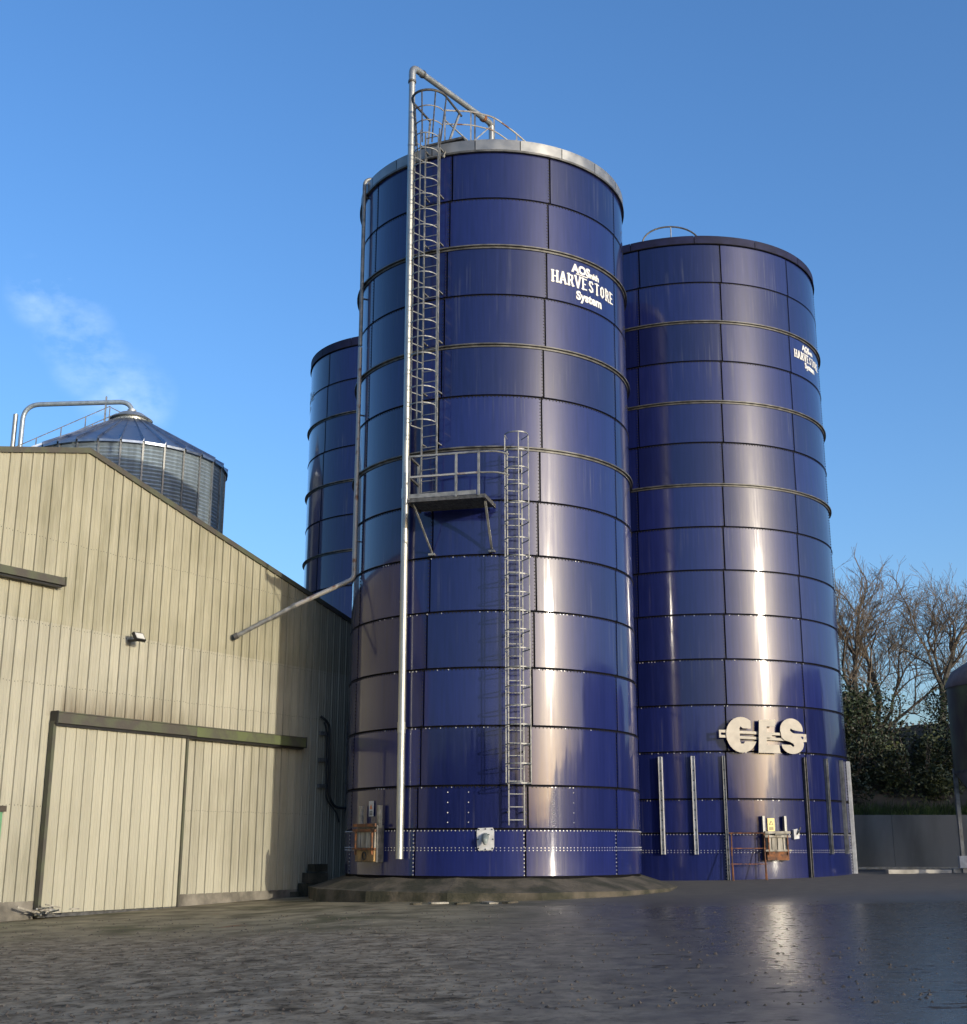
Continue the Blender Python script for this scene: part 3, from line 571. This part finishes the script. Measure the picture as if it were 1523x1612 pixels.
# upright channels bolted round the wide silo
for az, za, zb, mm, w_ in ((-156.2, 1.33, 4.1, 'white_paint', .11), (-167.9, 1.33, 4.1, 'white_paint', .11), (-178.6, .5, 4.1, 'galv_dull', .08), (149.1, .5, 4.1, 'galv_dark', .10), (137, 1.33, 4.1, 'galv_dull', .09), (124.3, 1.33, 4.1, 'galv_dull', .10), (112.5, .45, 4.12, 'white_paint', .2)):
    where = {-156.2: 'pale punched channel upright nearest the near silo on the wide silo', -167.9: 'second pale punched channel from the near silo on the wide silo', -178.6: 'thin long channel below the letter sign behind the rusty stand', 149.1: 'dark full-height channel right of the yellow warning sign', 137: 'short grey channel between dark channel and broad pale edge post', 124.3: 'short grey channel beside the broad pale edge post', 112.5: 'broad pale post on the outer flank by the retaining wall'}[az]
    c = frame_at(CR, RR, az, za, 'channel_post', label=where, cat='channel', group='upright channels on the wide silo'); h = zb - za
    MB().box((0, -.03, h / 2), (w_, .05, h)).build('web', mm, c)
    for s in (-1, 1): MB().box((s * (w_ / 2 - .008), -.075, h / 2), (.016, .05, h)).build('flange', mm, c)
    k = int(h / .28)
    for i in range(k): MB().box((0, -.058, .12 + i * .28), (.035, .008, .035)).build('bolt', 'bolt_dark', c)
st = frame_at(CR, RR + .35, 175, .52, 'pipe_stand', label='rusty pipe trestle with thin rails leaning by the wide silo', cat='stand')
for x in (-.48, .48):
    MB().tube([(x, .1, 0), (x + .03, .12, 1.42)], .018, 6).build('leg', 'rust', st); MB().tube([(x - .08, -.3, -.02), (x + .0, .08, 1.0)], .018, 6).build('leg', 'rust', st)
for z in (.55, .98, 1.4): MB().tube([(-.52, .1, z), (.55, .1, z)], .014, 6).build('rail', 'rust', st)

# letter sign on the wide silo
sg = frame_at(CR, RR + .10, 166.6, 0, 'letter_sign', label='big cream cut-out letters on a double bar fixed to the wide silo', cat='sign'); K = 2.76 / 1135
def sgf(depth0): return lambda u, w_, d: Vector(((u - 712) * K, -depth0 - d, 4.70 + (395 - w_) * K))
def circ(cx, cy, rx, ry, a0, a1, n=22): return [(cx + rx * cos(R_(a0 + (a1 - a0) * i / n)), cy - ry * sin(R_(a0 + (a1 - a0) * i / n))) for i in range(n + 1)]
cpoly = circ(430, 395, 200, 212, 52, 338) + [(612, 472), (470, 472), (452, 500), (415, 500), (405, 470), (405, 318), (420, 296), (450, 318), (553, 320)]
MB().prism(cpoly, sgf(.0), .03).build('letter', 'sign_white', sg)
epoly = [(655, 215), (870, 205), (862, 292), (752, 292), (748, 365), (815, 365), (812, 425), (745, 425), (742, 508), (900, 508), (915, 608), (628, 605)]
MB().prism(epoly, sgf(.05), .03).build('letter', 'sign_white', sg)
spoly = circ(1085, 325, 150, 138, -8, 200, 16) + [(950, 420), (985, 450), (1060, 470), (1100, 490), (1112, 515), (1095, 530), (1065, 505), (945, 500)] + circ(1090, 490, 148, 122, 190, 395, 16) + [(1195, 385), (1100, 362), (1065, 335), (1075, 305), (1105, 325), (1160, 335)]
MB().prism(spoly, sgf(.0), .03).build('letter', 'sign_white', sg)
for y0, y1 in ((342, 374), (405, 436)):
    MB().prism([(235, y0), (1245, y0 + 28), (1245, y1 + 28), (235, y1)], sgf(-.03), .028).build('bar', 'sign_white', sg)
for xa, xb, ya, yb_ in ((145, 236, 340, 432), (1243, 1283, 372, 466)):
    for r in ((xa, xb, ya, ya + 32), (xa, xb, yb_ - 32, yb_), (xa, xa + 24, ya + 32, yb_ - 32), (xb - 12, xb, ya + 32, yb_ - 32)): MB().prism([(r[0], r[2]), (r[1], r[2]), (r[1], r[3]), (r[0], r[3])], sgf(-.029), .027).build('end_tab', 'sign_white', sg)
for x in (330, 680, 1090): MB().box(((x - 712) * K, .1, 4.7), (.06, .25, .06)).build('standoff', 'galv_dark', sg)

# ------------------------------------------------------------------ barn
SA, ZA, SL = -7.07, 10.5, .257                       # gable apex and slope
def verge(s): return ZA - SL * abs(s - SA)
S0, S1 = -17.3, 3.25; P_ = .29
brn = empty('barn', BW(-7, 0, 0).to_tuple(), label='cream sheet-clad barn gable with green trim and sliding door', cat='barn'); bo = BW(-7, 0, 0)
brn.rotation_euler.z = 0
def Bl(s, off, z): return BW(s, off, z) - bo
def clad(s0, s1, z0a, z1a, z1b, off, mm, parent, name='cladding_panel', fn=Bl):
    """one rib pitch of profiled sheet: a raised rib at its near edge, a flat pan with two faint stiffening ribs"""
    w = s1 - s0; h = .026
    g = random.choice((.02, .02, .015, .015, .006, .0)) * (.35 if mm == 'clad_door' else 1); prof = [(0, 0), (.001, -g), (.014, -g), (.017, h), (.05, h), (.068, 0), (.125, 0), (.133, .007), (.147, .007), (.155, 0), (.205, 0), (.213, .007), (.227, .007), (.235, 0), (w - .001, 0)]
    prof = [(min(a, w), b_) for a, b_ in prof]; vs = []
    for a, b_ in prof:
        t = a / w; vs.append(fn(s0 + a, off + b_, z0a)); vs.append(fn(s0 + a, off + b_, z1a + (z1b - z1a) * t))
    fs = [(2 * k, 2 * k + 2, 2 * k + 3, 2 * k + 1) for k in range(len(prof) - 1)]
    MB().add(vs, fs).build(name, mm, parent)
ZL = 6.46; DL, DR = -7.5, -3.47
s = S0
while s < S1 - .05:
    e = min(s + P_, S1); v0, v1 = verge(s), verge(e)
    zb = 4.22 if (DL < s + .1 < DR) else (.45 if s > -14 else .4)
    clad(s, e, zb, ZL, ZL, 0, 'clad_lower', brn); clad(s, e, ZL - .12, v0 - .03, v1 - .03, .006, 'clad_upper', brn); s = e
# concrete foot wall, frame lining behind the sheets, roof
for a, e in ((S0, DL), (DR, S1)):
    b = MB(); p = [Bl(a, .01, -.2), Bl(e, .01, -.2), Bl(e, .01, .46), Bl(a, .01, .46)]; q = [x - barn_n * .22 for x in p]; b.add(p + q, [(0, 1, 2, 3), (7, 6, 5, 4), (0, 4, 5, 1), (1, 5, 6, 2), (2, 6, 7, 3), (3, 7, 4, 0)]); b.build('foot_wall', 'concrete', brn)
b = MB(); pts = [(S0, .3), (S1, .3), (S1, verge(S1) - .06), (SA, ZA - .06), (S0, verge(S0) - .06)]
b.add([Bl(u, -.06, w_) for u, w_ in pts], [(0, 1, 2, 3, 4)]); b.build('gable_lining', 'galv_dark', brn)
back = -28
for u0, u1 in ((S0 - .2, SA), (SA, S1 + .2)):
    b = MB(); p = [Bl(u0, .02, verge(u0) + .03), Bl(u1, .02, verge(u1) + .03), Bl(u1, back, verge(u1) + .03), Bl(u0, back, verge(u0) + .03)]; q = [x - Vector((0, 0, .06)) for x in p]
    b.add(p + q, [(0, 1, 2, 3), (7, 6, 5, 4), (0, 4, 5, 1), (2, 6, 7, 3), (0, 3, 7, 4), (1, 5, 6, 2)]); b.build('roof', 'slate', brn)
for u in (S0, S1):
    b = MB(); b.add([Bl(u, 0, .2), Bl(u, back, .2), Bl(u, back, verge(u)), Bl(u, 0, verge(u))], [(0, 1, 2, 3)]); b.build('side_wall', 'clad_lower', brn)
b = MB(); b.add([Bl(S0, back, .2), Bl(S1, back, .2), Bl(S1, back, verge(S1)), Bl(SA, back, ZA), Bl(S0, back, verge(S0))], [(0, 1, 2, 3, 4)]); b.build('rear_wall', 'clad_lower', brn)
for u0, u1, mm in ((S0 - .2, SA, 'green_trim'), (SA, S1 + .2, 'green_trim')):
    b = MB(); p = [Bl(u0, .07, verge(u0) - .07), Bl(u1, .07, verge(u1) - .07), Bl(u1, .07, verge(u1) + .06), Bl(u0, .07, verge(u0) + .06)]; q = [x - barn_n * .10 for x in p]
    b.add(p + q, [(0, 1, 2, 3), (7, 6, 5, 4), (0, 4, 5, 1), (1, 5, 6, 2), (2, 6, 7, 3), (3, 7, 4, 0)]); b.build('verge_trim', mm, brn)
b = MB()
for zz in (6.28, 4.98, 2.4, 8.2):
    u = S0
    while u < S1:
        if zz < verge(u) - .3 and not (zz < 4.2 and DL < u < DR):
            for k in (.10, .18, .26):
                c = Bl(u + k, .006, zz + .012 * sin(u * 7 + k * 20)); b.add([c + barn_d * .012, c + Vector((0, 0, .012)), c - barn_d * .012, c - Vector((0, 0, .012)), c + barn_n * .01], [(0, 1, 4), (1, 2, 4), (2, 3, 4), (3, 0, 4)])
        u += P_
tag(b.build('screw_heads', 'bolt_dark', brn), kind='stuff')
# sliding door with its covered track
dr = empty('sliding_door', BW(-5.5, .12, .14).to_tuple(), label='tall cream sheet-clad sliding door hanging from the green track', cat='door'); do = BW(-5.5, .12, .14)
def Dl(s, off, z): return BW(s, off, z) - do
u = DL + .04
while u < DR - .06:
    e = min(u + P_, DR - .04); clad(u, e, .2, 4.2, 4.2, .13, 'clad_door', dr, fn=Dl); u = e
def slab(fn, s0, s1, o0, o1, z0, z1, name, mm, parent, z0b=None, z1b=None):
    z0b = z0 if z0b is None else z0b; z1b = z1 if z1b is None else z1b
    p = [fn(s0, o1, z0), fn(s1, o1, z0b), fn(s1, o1, z1b), fn(s0, o1, z1)]; q = [fn(s0, o0, z0), fn(s1, o0, z0b), fn(s1, o0, z1b), fn(s0, o0, z1)]
    return MB().add(p + q, [(0, 1, 2, 3), (7, 6, 5, 4), (0, 4, 5, 1), (1, 5, 6, 2), (2, 6, 7, 3), (3, 7, 4, 0)]).build(name, mm, parent)
slab(Dl, DL, DR, .03, .09, .17, 4.2, 'backing_frame', 'galv_dark', dr)
slab(Dl, DL - .03, DL + .05, .05, .18, .15, 4.2, 'edge_strip', 'green_trim', dr); slab(Dl, DR - .06, DR, .05, .18, .16, 4.2, 'edge_strip', 'green_trim', dr)
slab(Dl, DL, DR, .05, .15, .12, .19, 'bottom_rail', 'galv_dark', dr)
tr = empty('door_track', BW(-7.5, .1, 4.15).to_tuple(), label='long mossy green cover of the sliding door track', cat='track'); to = BW(-7.5, .1, 4.15)
def Tl(s, off, z): return BW(s, off, z) - to
slab(Tl, -7.49, -3.3, .05, .26, 4.16, 4.38, 'cover', 'green_trim', tr); slab(Tl, -3.297, .8, .05, .26, 4.15, 4.40, 'cover', 'green_algae', tr)
slab(Tl, -7.5, .81, .045, .275, 4.385, 4.41, 'cap', 'green_trim', tr); slab(Tl, -7.48, .79, .06, .2, 4.10, 4.158, 'rail', 'black', tr); slab(Tl, -7.52, -7.492, .04, .28, 4.14, 4.42, 'end_plate', 'black', tr); slab(Tl, .802, .83, .04, .28, 4.13, 4.42, 'end_plate', 'green_trim', tr)
tr = empty('door_track', BW(-9, .1, 7.2).to_tuple(), label='short dark green track cover high on the gable', cat='track'); to = BW(-9, .1, 7.2)
slab(Tl, -13.5, -7.62, .05, .26, 7.17, 7.34, 'cover', 'green_trim', tr); slab(Tl, -13.5, -7.64, .06, .2, 7.12, 7.168, 'rail', 'black', tr); slab(Tl, -7.617, -7.59, .04, .28, 7.15, 7.36, 'end_plate', 'green_trim', tr)
gd = empty('side_door', BW(-9, .05, .3).to_tuple(), label='narrow green door under a brown lintel at the near end of the barn', cat='door'); do = BW(-9, .05, .3)
slab(Dl, -9.6, -8.56, .04, .1, .3, 2.25, 'leaf', 'green_paint', gd); slab(Dl, -9.65, -8.5, .04, .14, 2.26, 2.38, 'lintel', 'mud', gd)
# floodlight
fl = empty('floodlight', BW(-5.46, .0, 6.25).to_tuple(), R_(180 - 122.2), label='small black floodlight on the barn gable above the door track', cat='light')
MB().box((0, -.16, -.02), (.09, .26, .04)).build('arm', 'black', fl); rot = Matrix.Rotation(R_(-35), 3, 'X')
MB().box((.0, -.36, .05), (.30, .07, .22), rot).build('housing', 'black', fl); MB().box(Vector((.0, -.36, .05)) + rot @ Vector((0, -.04, 0)), (.24, .012, .16), rot).build('lens', 'glass_lamp', fl)
# cable run on the shaded end of the gable
cb = empty('cable_run', BW(1.7, 0, 3.4).to_tuple(), label='black hose on pale brackets at the shaded barn corner', cat='cable'); co = BW(1.7, 0, 3.4)
def Cl(s, off, z): return BW(s, off, z) - co
MB().tube(bend([Cl(1.62, .06, 5.06), Cl(1.68, .14, 5.0), Cl(1.9, .16, 4.85), Cl(1.98, .16, 2.85), Cl(2.25, .16, 2.6), Cl(3.1, .16, 2.58)], .18), .035, 8).build('hose', 'rubber', cb, True)
MB().tube(bend([Cl(1.75, .1, 4.9), Cl(1.86, .1, 4.7), Cl(1.92, .1, 2.8), Cl(2.3, .2, 2.45), Cl(2.4, .2, 2.2)], .18), .022, 8).build('hose', 'rubber', cb, True)
for z in (4.55, 3.82, 3.12): slab(Cl, 1.6, 1.98, .04, .1, z, z + .1, 'bracket', 'galv_dull', cb)
slab(lambda s_, o_, z_: Cl(s_, o_, z_), 2.86, 2.9, .0, .04, 2.5, 5.0, 'conduit', 'galv_dull', cb)
# block stack, debris
bs = empty('block_stack', BW(1.2, .35, .2).to_tuple(), R_(40), label='dark concrete blocks stacked in the shade against the barn foot', cat='blocks')
for x, y, z, w_, d_, h_, a in ((0, 0, .2, .72, .4, .42, .05), (.06, .02, .55, .58, .36, .26, -.1), (.12, .0, .80, .44, .3, .2, .12), (-.42, .1, .1, .3, .3, .2, .4), (.5, .15, .12, .34, .3, .22, -.3)): MB().box((x, y, z), (w_, d_, h_), Matrix.Rotation(a, 3, 'Z')).build('block', 'concrete_moss', bs)
db = empty('debris_pile', BW(-7.55, .45, .18).to_tuple(), label='small heap of broken sticks and scrap by the door edge', cat='debris')
for i in range(26):
    a = random.random() * 6.3; c = Vector((random.gauss(0, .22), random.gauss(0, .16), .04 + random.random() * .14)); d = Vector((cos(a), sin(a), random.uniform(-.3, .3))) * random.uniform(.08, .24); MB().bar(c - d, c + d, random.uniform(.015, .045)).build('stick', 'weathered_wood' if i % 3 else 'galv_dull', db)
for i in range(5):   # flat scraps lying before the apron
    x, y = -1.6 + i * .55 + random.uniform(-.2, .2), 28.2 + random.uniform(-.35, .2); o = MB().box((0, 0, .02), (random.uniform(.2, .5), random.uniform(.08, .2), .035)).build('scrap_board', 'weathered_wood' if i % 2 else 'concrete_moss', None); o.location = (x, y, float(zg(x, y))); o.rotation_euler.z = random.random() * 2
    tag(o, 'pale splintered board scrap on the yard before the apron' if i % 2 else 'dark flat concrete scrap on the yard before the apron', 'scrap', 'pale board scraps' if i % 2 else 'dark concrete scraps')

# ------------------------------------------------------------------ grain bin behind the barn
CB2 = (-15.9, 53.7); RBN = 4.25; ZE = 17.85; bn = empty('grain_bin', (CB2[0], CB2[1], .5), label='galvanised corrugated grain bin with conical roof behind the barn', cat='grain bin')
prof = [(RBN, 0)] + [(RBN, 10.5)]; z = 10.5
while z < ZE - .5: prof += [(RBN + .05, z + .07), (RBN - .0, z + .14)]; z += .16
prof += [(RBN, ZE - .5)]
MB().lathe(prof, 72).build('corrugated_wall', 'bin_steel', bn, True)
me = MB().box((0, RBN + .05, (ZE - .5) / 2 + 4), (.075, .07, ZE - .55 - 8)).mesh('stiffener_post', 'galv_dull')
NP = 30
for k in range(NP): put('stiffener_post', me, bn, (0, 0, 0), -2 * pi * k / NP)
ZR = ZE - .5 + .02; za = 20.0 - .5; da = 2 * pi / NP
b = MB(); vs = []
for r, z in ((RBN + .16, ZR - .06), (.75, za)):
    for a in (-da / 2, -da / 2 + .012, da / 2 - .012, da / 2): vs.append((r * sin(a), r * cos(a), z + (.0)))
vs += [((RBN + .18) * sin(-da / 2) , (RBN + .18) * cos(da / 2), ZR + .06), (.75 * sin(-da / 2), .75 * cos(da / 2), za + .05)]
b.add(vs, [(0, 1, 5, 4), (1, 2, 6, 5), (2, 3, 7, 6), (0, 8, 9, 4), (1, 5, 9, 8), (0, 1, 8)])
b.add([((RBN + .16) * sin(a), (RBN + .16) * cos(a), ZR - .06 - q) for q in (0, .10) for a in (-da / 2 + .01, da / 2 - .01)], [(0, 1, 3, 2)])
me = b.mesh('roof_panel', 'bin_roof')
for k in range(NP): put('roof_panel', me, bn, (0, 0, 0), -2 * pi * (k + .5) / NP)
MB().lathe([(.78, za - .05), (.78, za + .08), (.95, za + .10), (.55, za + .38), (.2, za + .48), (.2, za + .6), (.01, za + .6)], 32).build('roof_cap', 'galv', bn, True)
bp = empty('bin_pipe', (CB2[0] - 5.3, CB2[1], 16.8), label='bent steel delivery pipe arching over to the grain bin cap', cat='pipe'); o = Vector((CB2[0] - 5.3, CB2[1], 16.8)); zt = 20.85
tx = CB2[0] - 4.9
MB().tube(bend([Vector((tx, CB2[1], 14)) - o, Vector((tx, CB2[1], zt)) - o, Vector((CB2[0] + .02, CB2[1], zt + .15)) - o, Vector((CB2[0] + .02, CB2[1], 19.7)) - o], .75, 8), .11, 14).build('pipe_length', 'bin_steel', bp, True)
MB().tube([Vector((tx - .45, CB2[1] + .3, 14)) - o, Vector((tx - .45, CB2[1] + .3, zt - .35)) - o], .11, 14).build('pipe_length', 'galv', bp, True)
MB().bar(Vector((CB2[0] - 1.2, CB2[1], 18.9)) - o, Vector((CB2[0] - 1.2, CB2[1], zt + .4)) - o, .07).build('support', 'galv', bp)
hr_ = empty('bin_handrail', (CB2[0] - 3, CB2[1] - 2, 19), label='thin stair handrails climbing the conical bin roof', cat='handrail'); o = Vector((CB2[0] - 3, CB2[1] - 2, 19))
for dy in (-.55, .45):
    A = Vector((CB2[0] - 4.6, CB2[1] - 1.2 + dy, 17.25)) - o; B = Vector((CB2[0] - .8, CB2[1] - .1 + dy, 19.6)) - o
    for h in (.45, .95): MB().tube([A + Vector((0, 0, h)), B + Vector((0, 0, h))], .022, 5).build('rail', 'galv_dull', hr_)
    for k in range(5): p = A.lerp(B, k / 4); MB().bar(p, p + Vector((0, 0, .97)), .04).build('post', 'galv_dull', hr_)
MB().tube([Vector((CB2[0] - .8, CB2[1] - .5, 20.55)) - o, Vector((CB2[0] + .5, CB2[1] - .3, 19.9)) - o], .022, 5).build('rail', 'galv_dull', hr_)
MB().tube([Vector((tx - .9, CB2[1] - .4, 17.85)) - o, Vector((tx + 1.3, CB2[1] - .4, 17.9)) - o], .03, 5).build('rail', 'galv_dull', hr_)

# ------------------------------------------------------------------ right-hand side: retaining wall, bank, plants, tank
rw = empty('retaining_wall', (24, 43.2, .7), label='grey stained concrete retaining wall under the overgrown bank', cat='wall')
for k in range(6): MB().box((-12.6 + k * 4.4, 0, .88), (4.39, .3, 1.96)).build('panel', 'wall_concrete', rw)
gr = empty('guard_bar', (24, 42.7, .86), label='long pale steel bar along the foot of the retaining wall', cat='barrier'); MB().bar((-13, 0, 0), (13, 0, 0), .07).build('bar', 'galv_dull', gr)
for x in (-11, -7.3, -3, 2): MB().box((x, .02, -.12), (.08, .06, .3)).build('post', 'galv_dark', gr)
for x, w_ in ((13.1, 1.9), (14.7, 1.2)):
    o = MB().box((0, 0, .05), (w_, .3, .12)).build('kerb_slab', 'kerb'); o.location = (x, 39.3, float(zg(x, 39.3))); tag(o, 'long pale kerb slab lying on the yard before the wall' if w_ > 1.5 else 'short pale kerb slab at the end of the long one', 'kerb')
b = MB(); vs = []; fs = []; nx_, ny_ = 44, 14
for j in range(ny_ + 1):
    for i in range(nx_ + 1):
        x = 9 + 36 * i / nx_; t = j / ny_; y = 43.38 + 16 * t; z = 2.4 + 3.6 * min(1, t * 2.2) + .5 * float(vnoise(np.array([i * .7]), np.array([j * .8]), 31)[0]) * min(1, t * 6); vs.append((x, y, z))
fs = [(j * (nx_ + 1) + i, j * (nx_ + 1) + i + 1, (j + 1) * (nx_ + 1) + i + 1, (j + 1) * (nx_ + 1) + i) for j in range(ny_) for i in range(nx_)]
b.add(vs, fs); tag(b.build('bank', 'earth', None, True), kind='structure')
b = MB()
for i in range(5200):
    x = random.uniform(10, 22); y = 43.2 + abs(random.gauss(0, .35)); z = 2.5 + (y - 43.2) * .45; h = random.uniform(.12, .34); a = random.random() * 6.3; l = random.uniform(-.12, .12)
    b.add([(x - .012 * cos(a), y - .012 * sin(a), z), (x + .012 * cos(a), y + .012 * sin(a), z), (x + l, y - random.uniform(0, .2), z + h)], [(0, 1, 2)])
tag(b.build('grass', 'grass'), 'ragged green grass fringe along the top of the retaining wall', 'grass', kind='stuff')
def leaf_mesh(n, rx, ry, rz, size, seed, hollow=.45):
    r = random.Random(seed); b = MB(); cl = [(r.uniform(-.7, .7) * rx, r.uniform(-.7, .7) * ry, r.uniform(.25, .95) * rz, r.uniform(.3, .6)) for _ in range(14)]
    for i in range(n):
        cx, cy, cz, cr = cl[r.randrange(14)]; d = Vector((r.gauss(0, 1), r.gauss(0, 1), r.gauss(0, 1))).normalized() * (hollow + (1 - hollow) * r.random())
        p = Vector((cx + d.x * cr * rx, cy + d.y * cr * ry, max(.05, cz + d.z * cr * rz * .8))); s = size * r.uniform(.5, 1.2)
        u = Vector((r.gauss(0, 1), r.gauss(0, 1), r.gauss(0, .6))).normalized(); w_ = u.cross(Vector((r.gauss(0, 1), r.gauss(0, 1), r.gauss(0, 1)))).normalized()
        b.add([p - u * s, p + w_ * s * .5, p + u * s, p - w_ * s * .5], [(0, 1, 2, 3)])
    return b
def bush(x, y, z, rx, ry, rz, n, mm, seed, label, size=.075):
    e = empty('bush', (x, y, z), label=label, cat='bush', group='shrubs on the bank'); leaf_mesh(n, rx, ry, rz, size, seed).build('foliage', mm, e)
    r = random.Random(seed + 5); b = MB()
    for i in range(26):
        a = r.random() * 6.3; q = r.uniform(.3, 1); p1 = Vector((cos(a) * rx * q * .5, sin(a) * ry * q * .5, rz * .5)); p2 = Vector((cos(a) * rx * q, sin(a) * ry * q, rz * r.uniform(.7, 1.15))); b.tube([(0, 0, -.3), p1, p2], [.03, .02, .006], 4)
    b.build('stems', 'twig', e)
bush(13.0, 45.6, 2.7, 2.0, 1.5, 2.6, 7000, 'leaf_dark', 41, 'dense dark evergreen shrub on the bank beside the wide silo')
bush(15.4, 45.4, 2.7, 1.6, 1.3, 2.3, 6000, 'leaf_light', 42, 'yellow-green leafy shrub on the bank above the retaining wall')
bush(17.2, 45.6, 2.7, 1.7, 1.4, 2.6, 6000, 'leaf_dark', 43, 'dark tangled shrub on the bank behind the hopper tank')
bush(14.4, 47.6, 4.0, 2.2, 1.6, 2.9, 8000, 'leaf_dark', 44, 'tall dark shrub at the paling fence on the bank')
bush(12.6, 47.8, 4.2, 1.6, 1.4, 2.5, 5000, 'leaf_light', 45, 'paler shrub at the small shed roof on the bank')
bush(18.4, 48.0, 4.2, 2.0, 1.5, 3.2, 7000, 'leaf_dark', 46, 'tall dark shrub rising behind the hopper tank')
bush(12.3, 44.7, 2.5, 1.0, .9, 1.9, 3500, 'leaf_dark', 47, 'low dark shrub at the wall top touching the wide silo')
def tree(x, y, z, h, seed, label, spread=.5, lean=(0, 0)):
    r = random.Random(seed); e = empty('bare_tree', (x, y, z), label=label, cat='tree', group='bare trees on the bank'); tr_ = MB(); cr = MB()
    def grow(p, d, ln, rad, lvl):
        n = 4; pts = [p]; rs = [rad]; dd = d.copy()
        for i in range(n):
            dd = (dd + Vector((r.gauss(0, .16), r.gauss(0, .16), r.gauss(0, .10) + .05))).normalized(); pts.append(pts[-1] + dd * ln / n); rs.append(max(.006, rad * (1 - .55 * (i + 1) / n)))
        (tr_ if lvl < 2 else cr).tube(pts, rs, 7 if lvl < 2 else (4 if lvl < 4 else 3), cap=False)
        if lvl >= 6: return
        kids = {0: 4, 1: 4, 2: 4, 3: 4, 4: 3, 5: 3}[lvl]
        for k in range(kids):
            t = 1 if k == 0 else r.uniform(.35, 1); i = min(n - 1, int(t * n)); q = pts[i].lerp(pts[i + 1], t * n - i) if t < 1 else pts[-1]
            a = r.random() * 6.3; sp = spread * (1 if k else .45) * r.uniform(.7, 1.35); u = dd.orthogonal().normalized(); w_ = dd.cross(u)
            nd = (dd + (u * cos(a) + w_ * sin(a)) * sp * 1.25).normalized(); nd.z = max(nd.z, -.15); grow(q, nd.normalized(), ln * r.uniform(.58, .82), max(.0065, rad * (.62 if k == 0 else .45)), lvl + 1)
    grow(Vector((0, 0, -.3)), Vector((lean[0], lean[1], 1)).normalized(), h * .33, h * .026, 0)
    tr_.build('trunk', 'bark', e, True); cr.build('crown', 'twig', e)
tree(15.2, 51.0, 5.0, 8.7, 21, 'bare tree with forked trunk standing between shed roof and hopper tank', .55, (-.06, 0))
tree(18.6, 51.5, 5.2, 8.8, 9, 'bare spreading tree whose limbs rise over the hopper tank', .6, (.08, 0))
tree(17.0, 54.5, 5.0, 8.6, 14, 'bare tree standing farther back between the two nearer trees', .6)
fn_ = empty('paling_fence', (16, 50.2, 4.75), label='pale upright paling fence half hidden by shrubs on the bank', cat='fence')
for k in range(20): MB().box((-2.6 + k * .24, 0, .75), (.10, .03, 1.5 + .1 * random.random())).build('paling', 'weathered_wood', fn_)
for z in (.35, 1.2): MB().box((-.3, .04, z), (5.0, .05, .09)).build('rail', 'weathered_wood', fn_)
sh = empty('garden_shed', (14.6, 53.0, 5.4), label='small shed with a brown mossy pitched roof on the bank', cat='shed')
MB().box((0, 0, .8), (2.6, 2.0, 1.6)).build('wall', 'weathered_wood', sh)
for s in (-1, 1): MB().add([(-1.5, 0, 2.35), (1.5, 0, 2.35), (1.5, s * 1.25, 1.5), (-1.5, s * 1.25, 1.5), (-1.5, 0, 2.42), (1.5, 0, 2.42), (1.5, s * 1.3, 1.56), (-1.5, s * 1.3, 1.56)], [(0, 1, 2, 3), (7, 6, 5, 4), (3, 2, 6, 7), (0, 3, 7, 4), (1, 5, 6, 2)]).build('roof', 'slate', sh)
# hopper tank at the right edge
ht = empty('hopper_tank', (15.75, 38.5, .35), label='rusty green hopper tank on steel legs beside the retaining wall', cat='tank'); rt = 1.5
MB().lathe([(rt, 3.4), (rt, 5.95)], 40).build('shell', 'tank_green', ht, True); MB().lathe([(rt + .03, 5.9), (rt + .03, 6.02), (rt - .17, 6.4), (rt * .45, 6.8), (.02, 6.9)], 40).build('roof', 'tank_roof', ht, True)
MB().lathe([(rt + .02, 3.33), (rt + .02, 3.41)], 40).build('band', 'galv_dark', ht, True); MB().lathe([(rt - .01, 3.37), (.28, 1.6), (.28, 1.3)], 40).build('cone', 'hopper', ht, True)
for a in (205, 295, 25, 115):
    d = D_(a) * (rt - .02); MB().bar((d.x, d.y, -.1), (d.x, d.y, 3.5), .11).build('leg', 'galv_dull', ht)
for a in (205, 295): d = D_(a) * (rt - .02); MB().box((d.x, d.y - .05, .75), (.3, .14, .35)).build('leg_box', 'white_paint', ht)
MB().box((-.6, -rt * .93, 5.4), (.7, .1, .12)).build('bracket', 'black', ht)

# farm building outside the frame on the right: it shades the bank and is mirrored in the enamel
fb = empty('farm_building', (37, 33, 0), label='long grey farm building beyond the yard across from the bank', cat='building')
MB().box((0, 0, 4.2), (13, 22, 8.4)).build('wall', 'shed_wall', fb)
for s in (-1, 1): MB().add([(0, -11.5, 10.4), (0, 11.5, 10.4), (s * 7.1, 11.5, 8.3), (s * 7.1, -11.5, 8.3), (0, -11.5, 10.5), (0, 11.5, 10.5), (s * 7.2, 11.5, 8.38), (s * 7.2, -11.5, 8.38)], [(0, 1, 2, 3), (7, 6, 5, 4), (3, 2, 6, 7), (0, 3, 7, 4), (1, 5, 6, 2)]).build('roof', 'slate', fb)
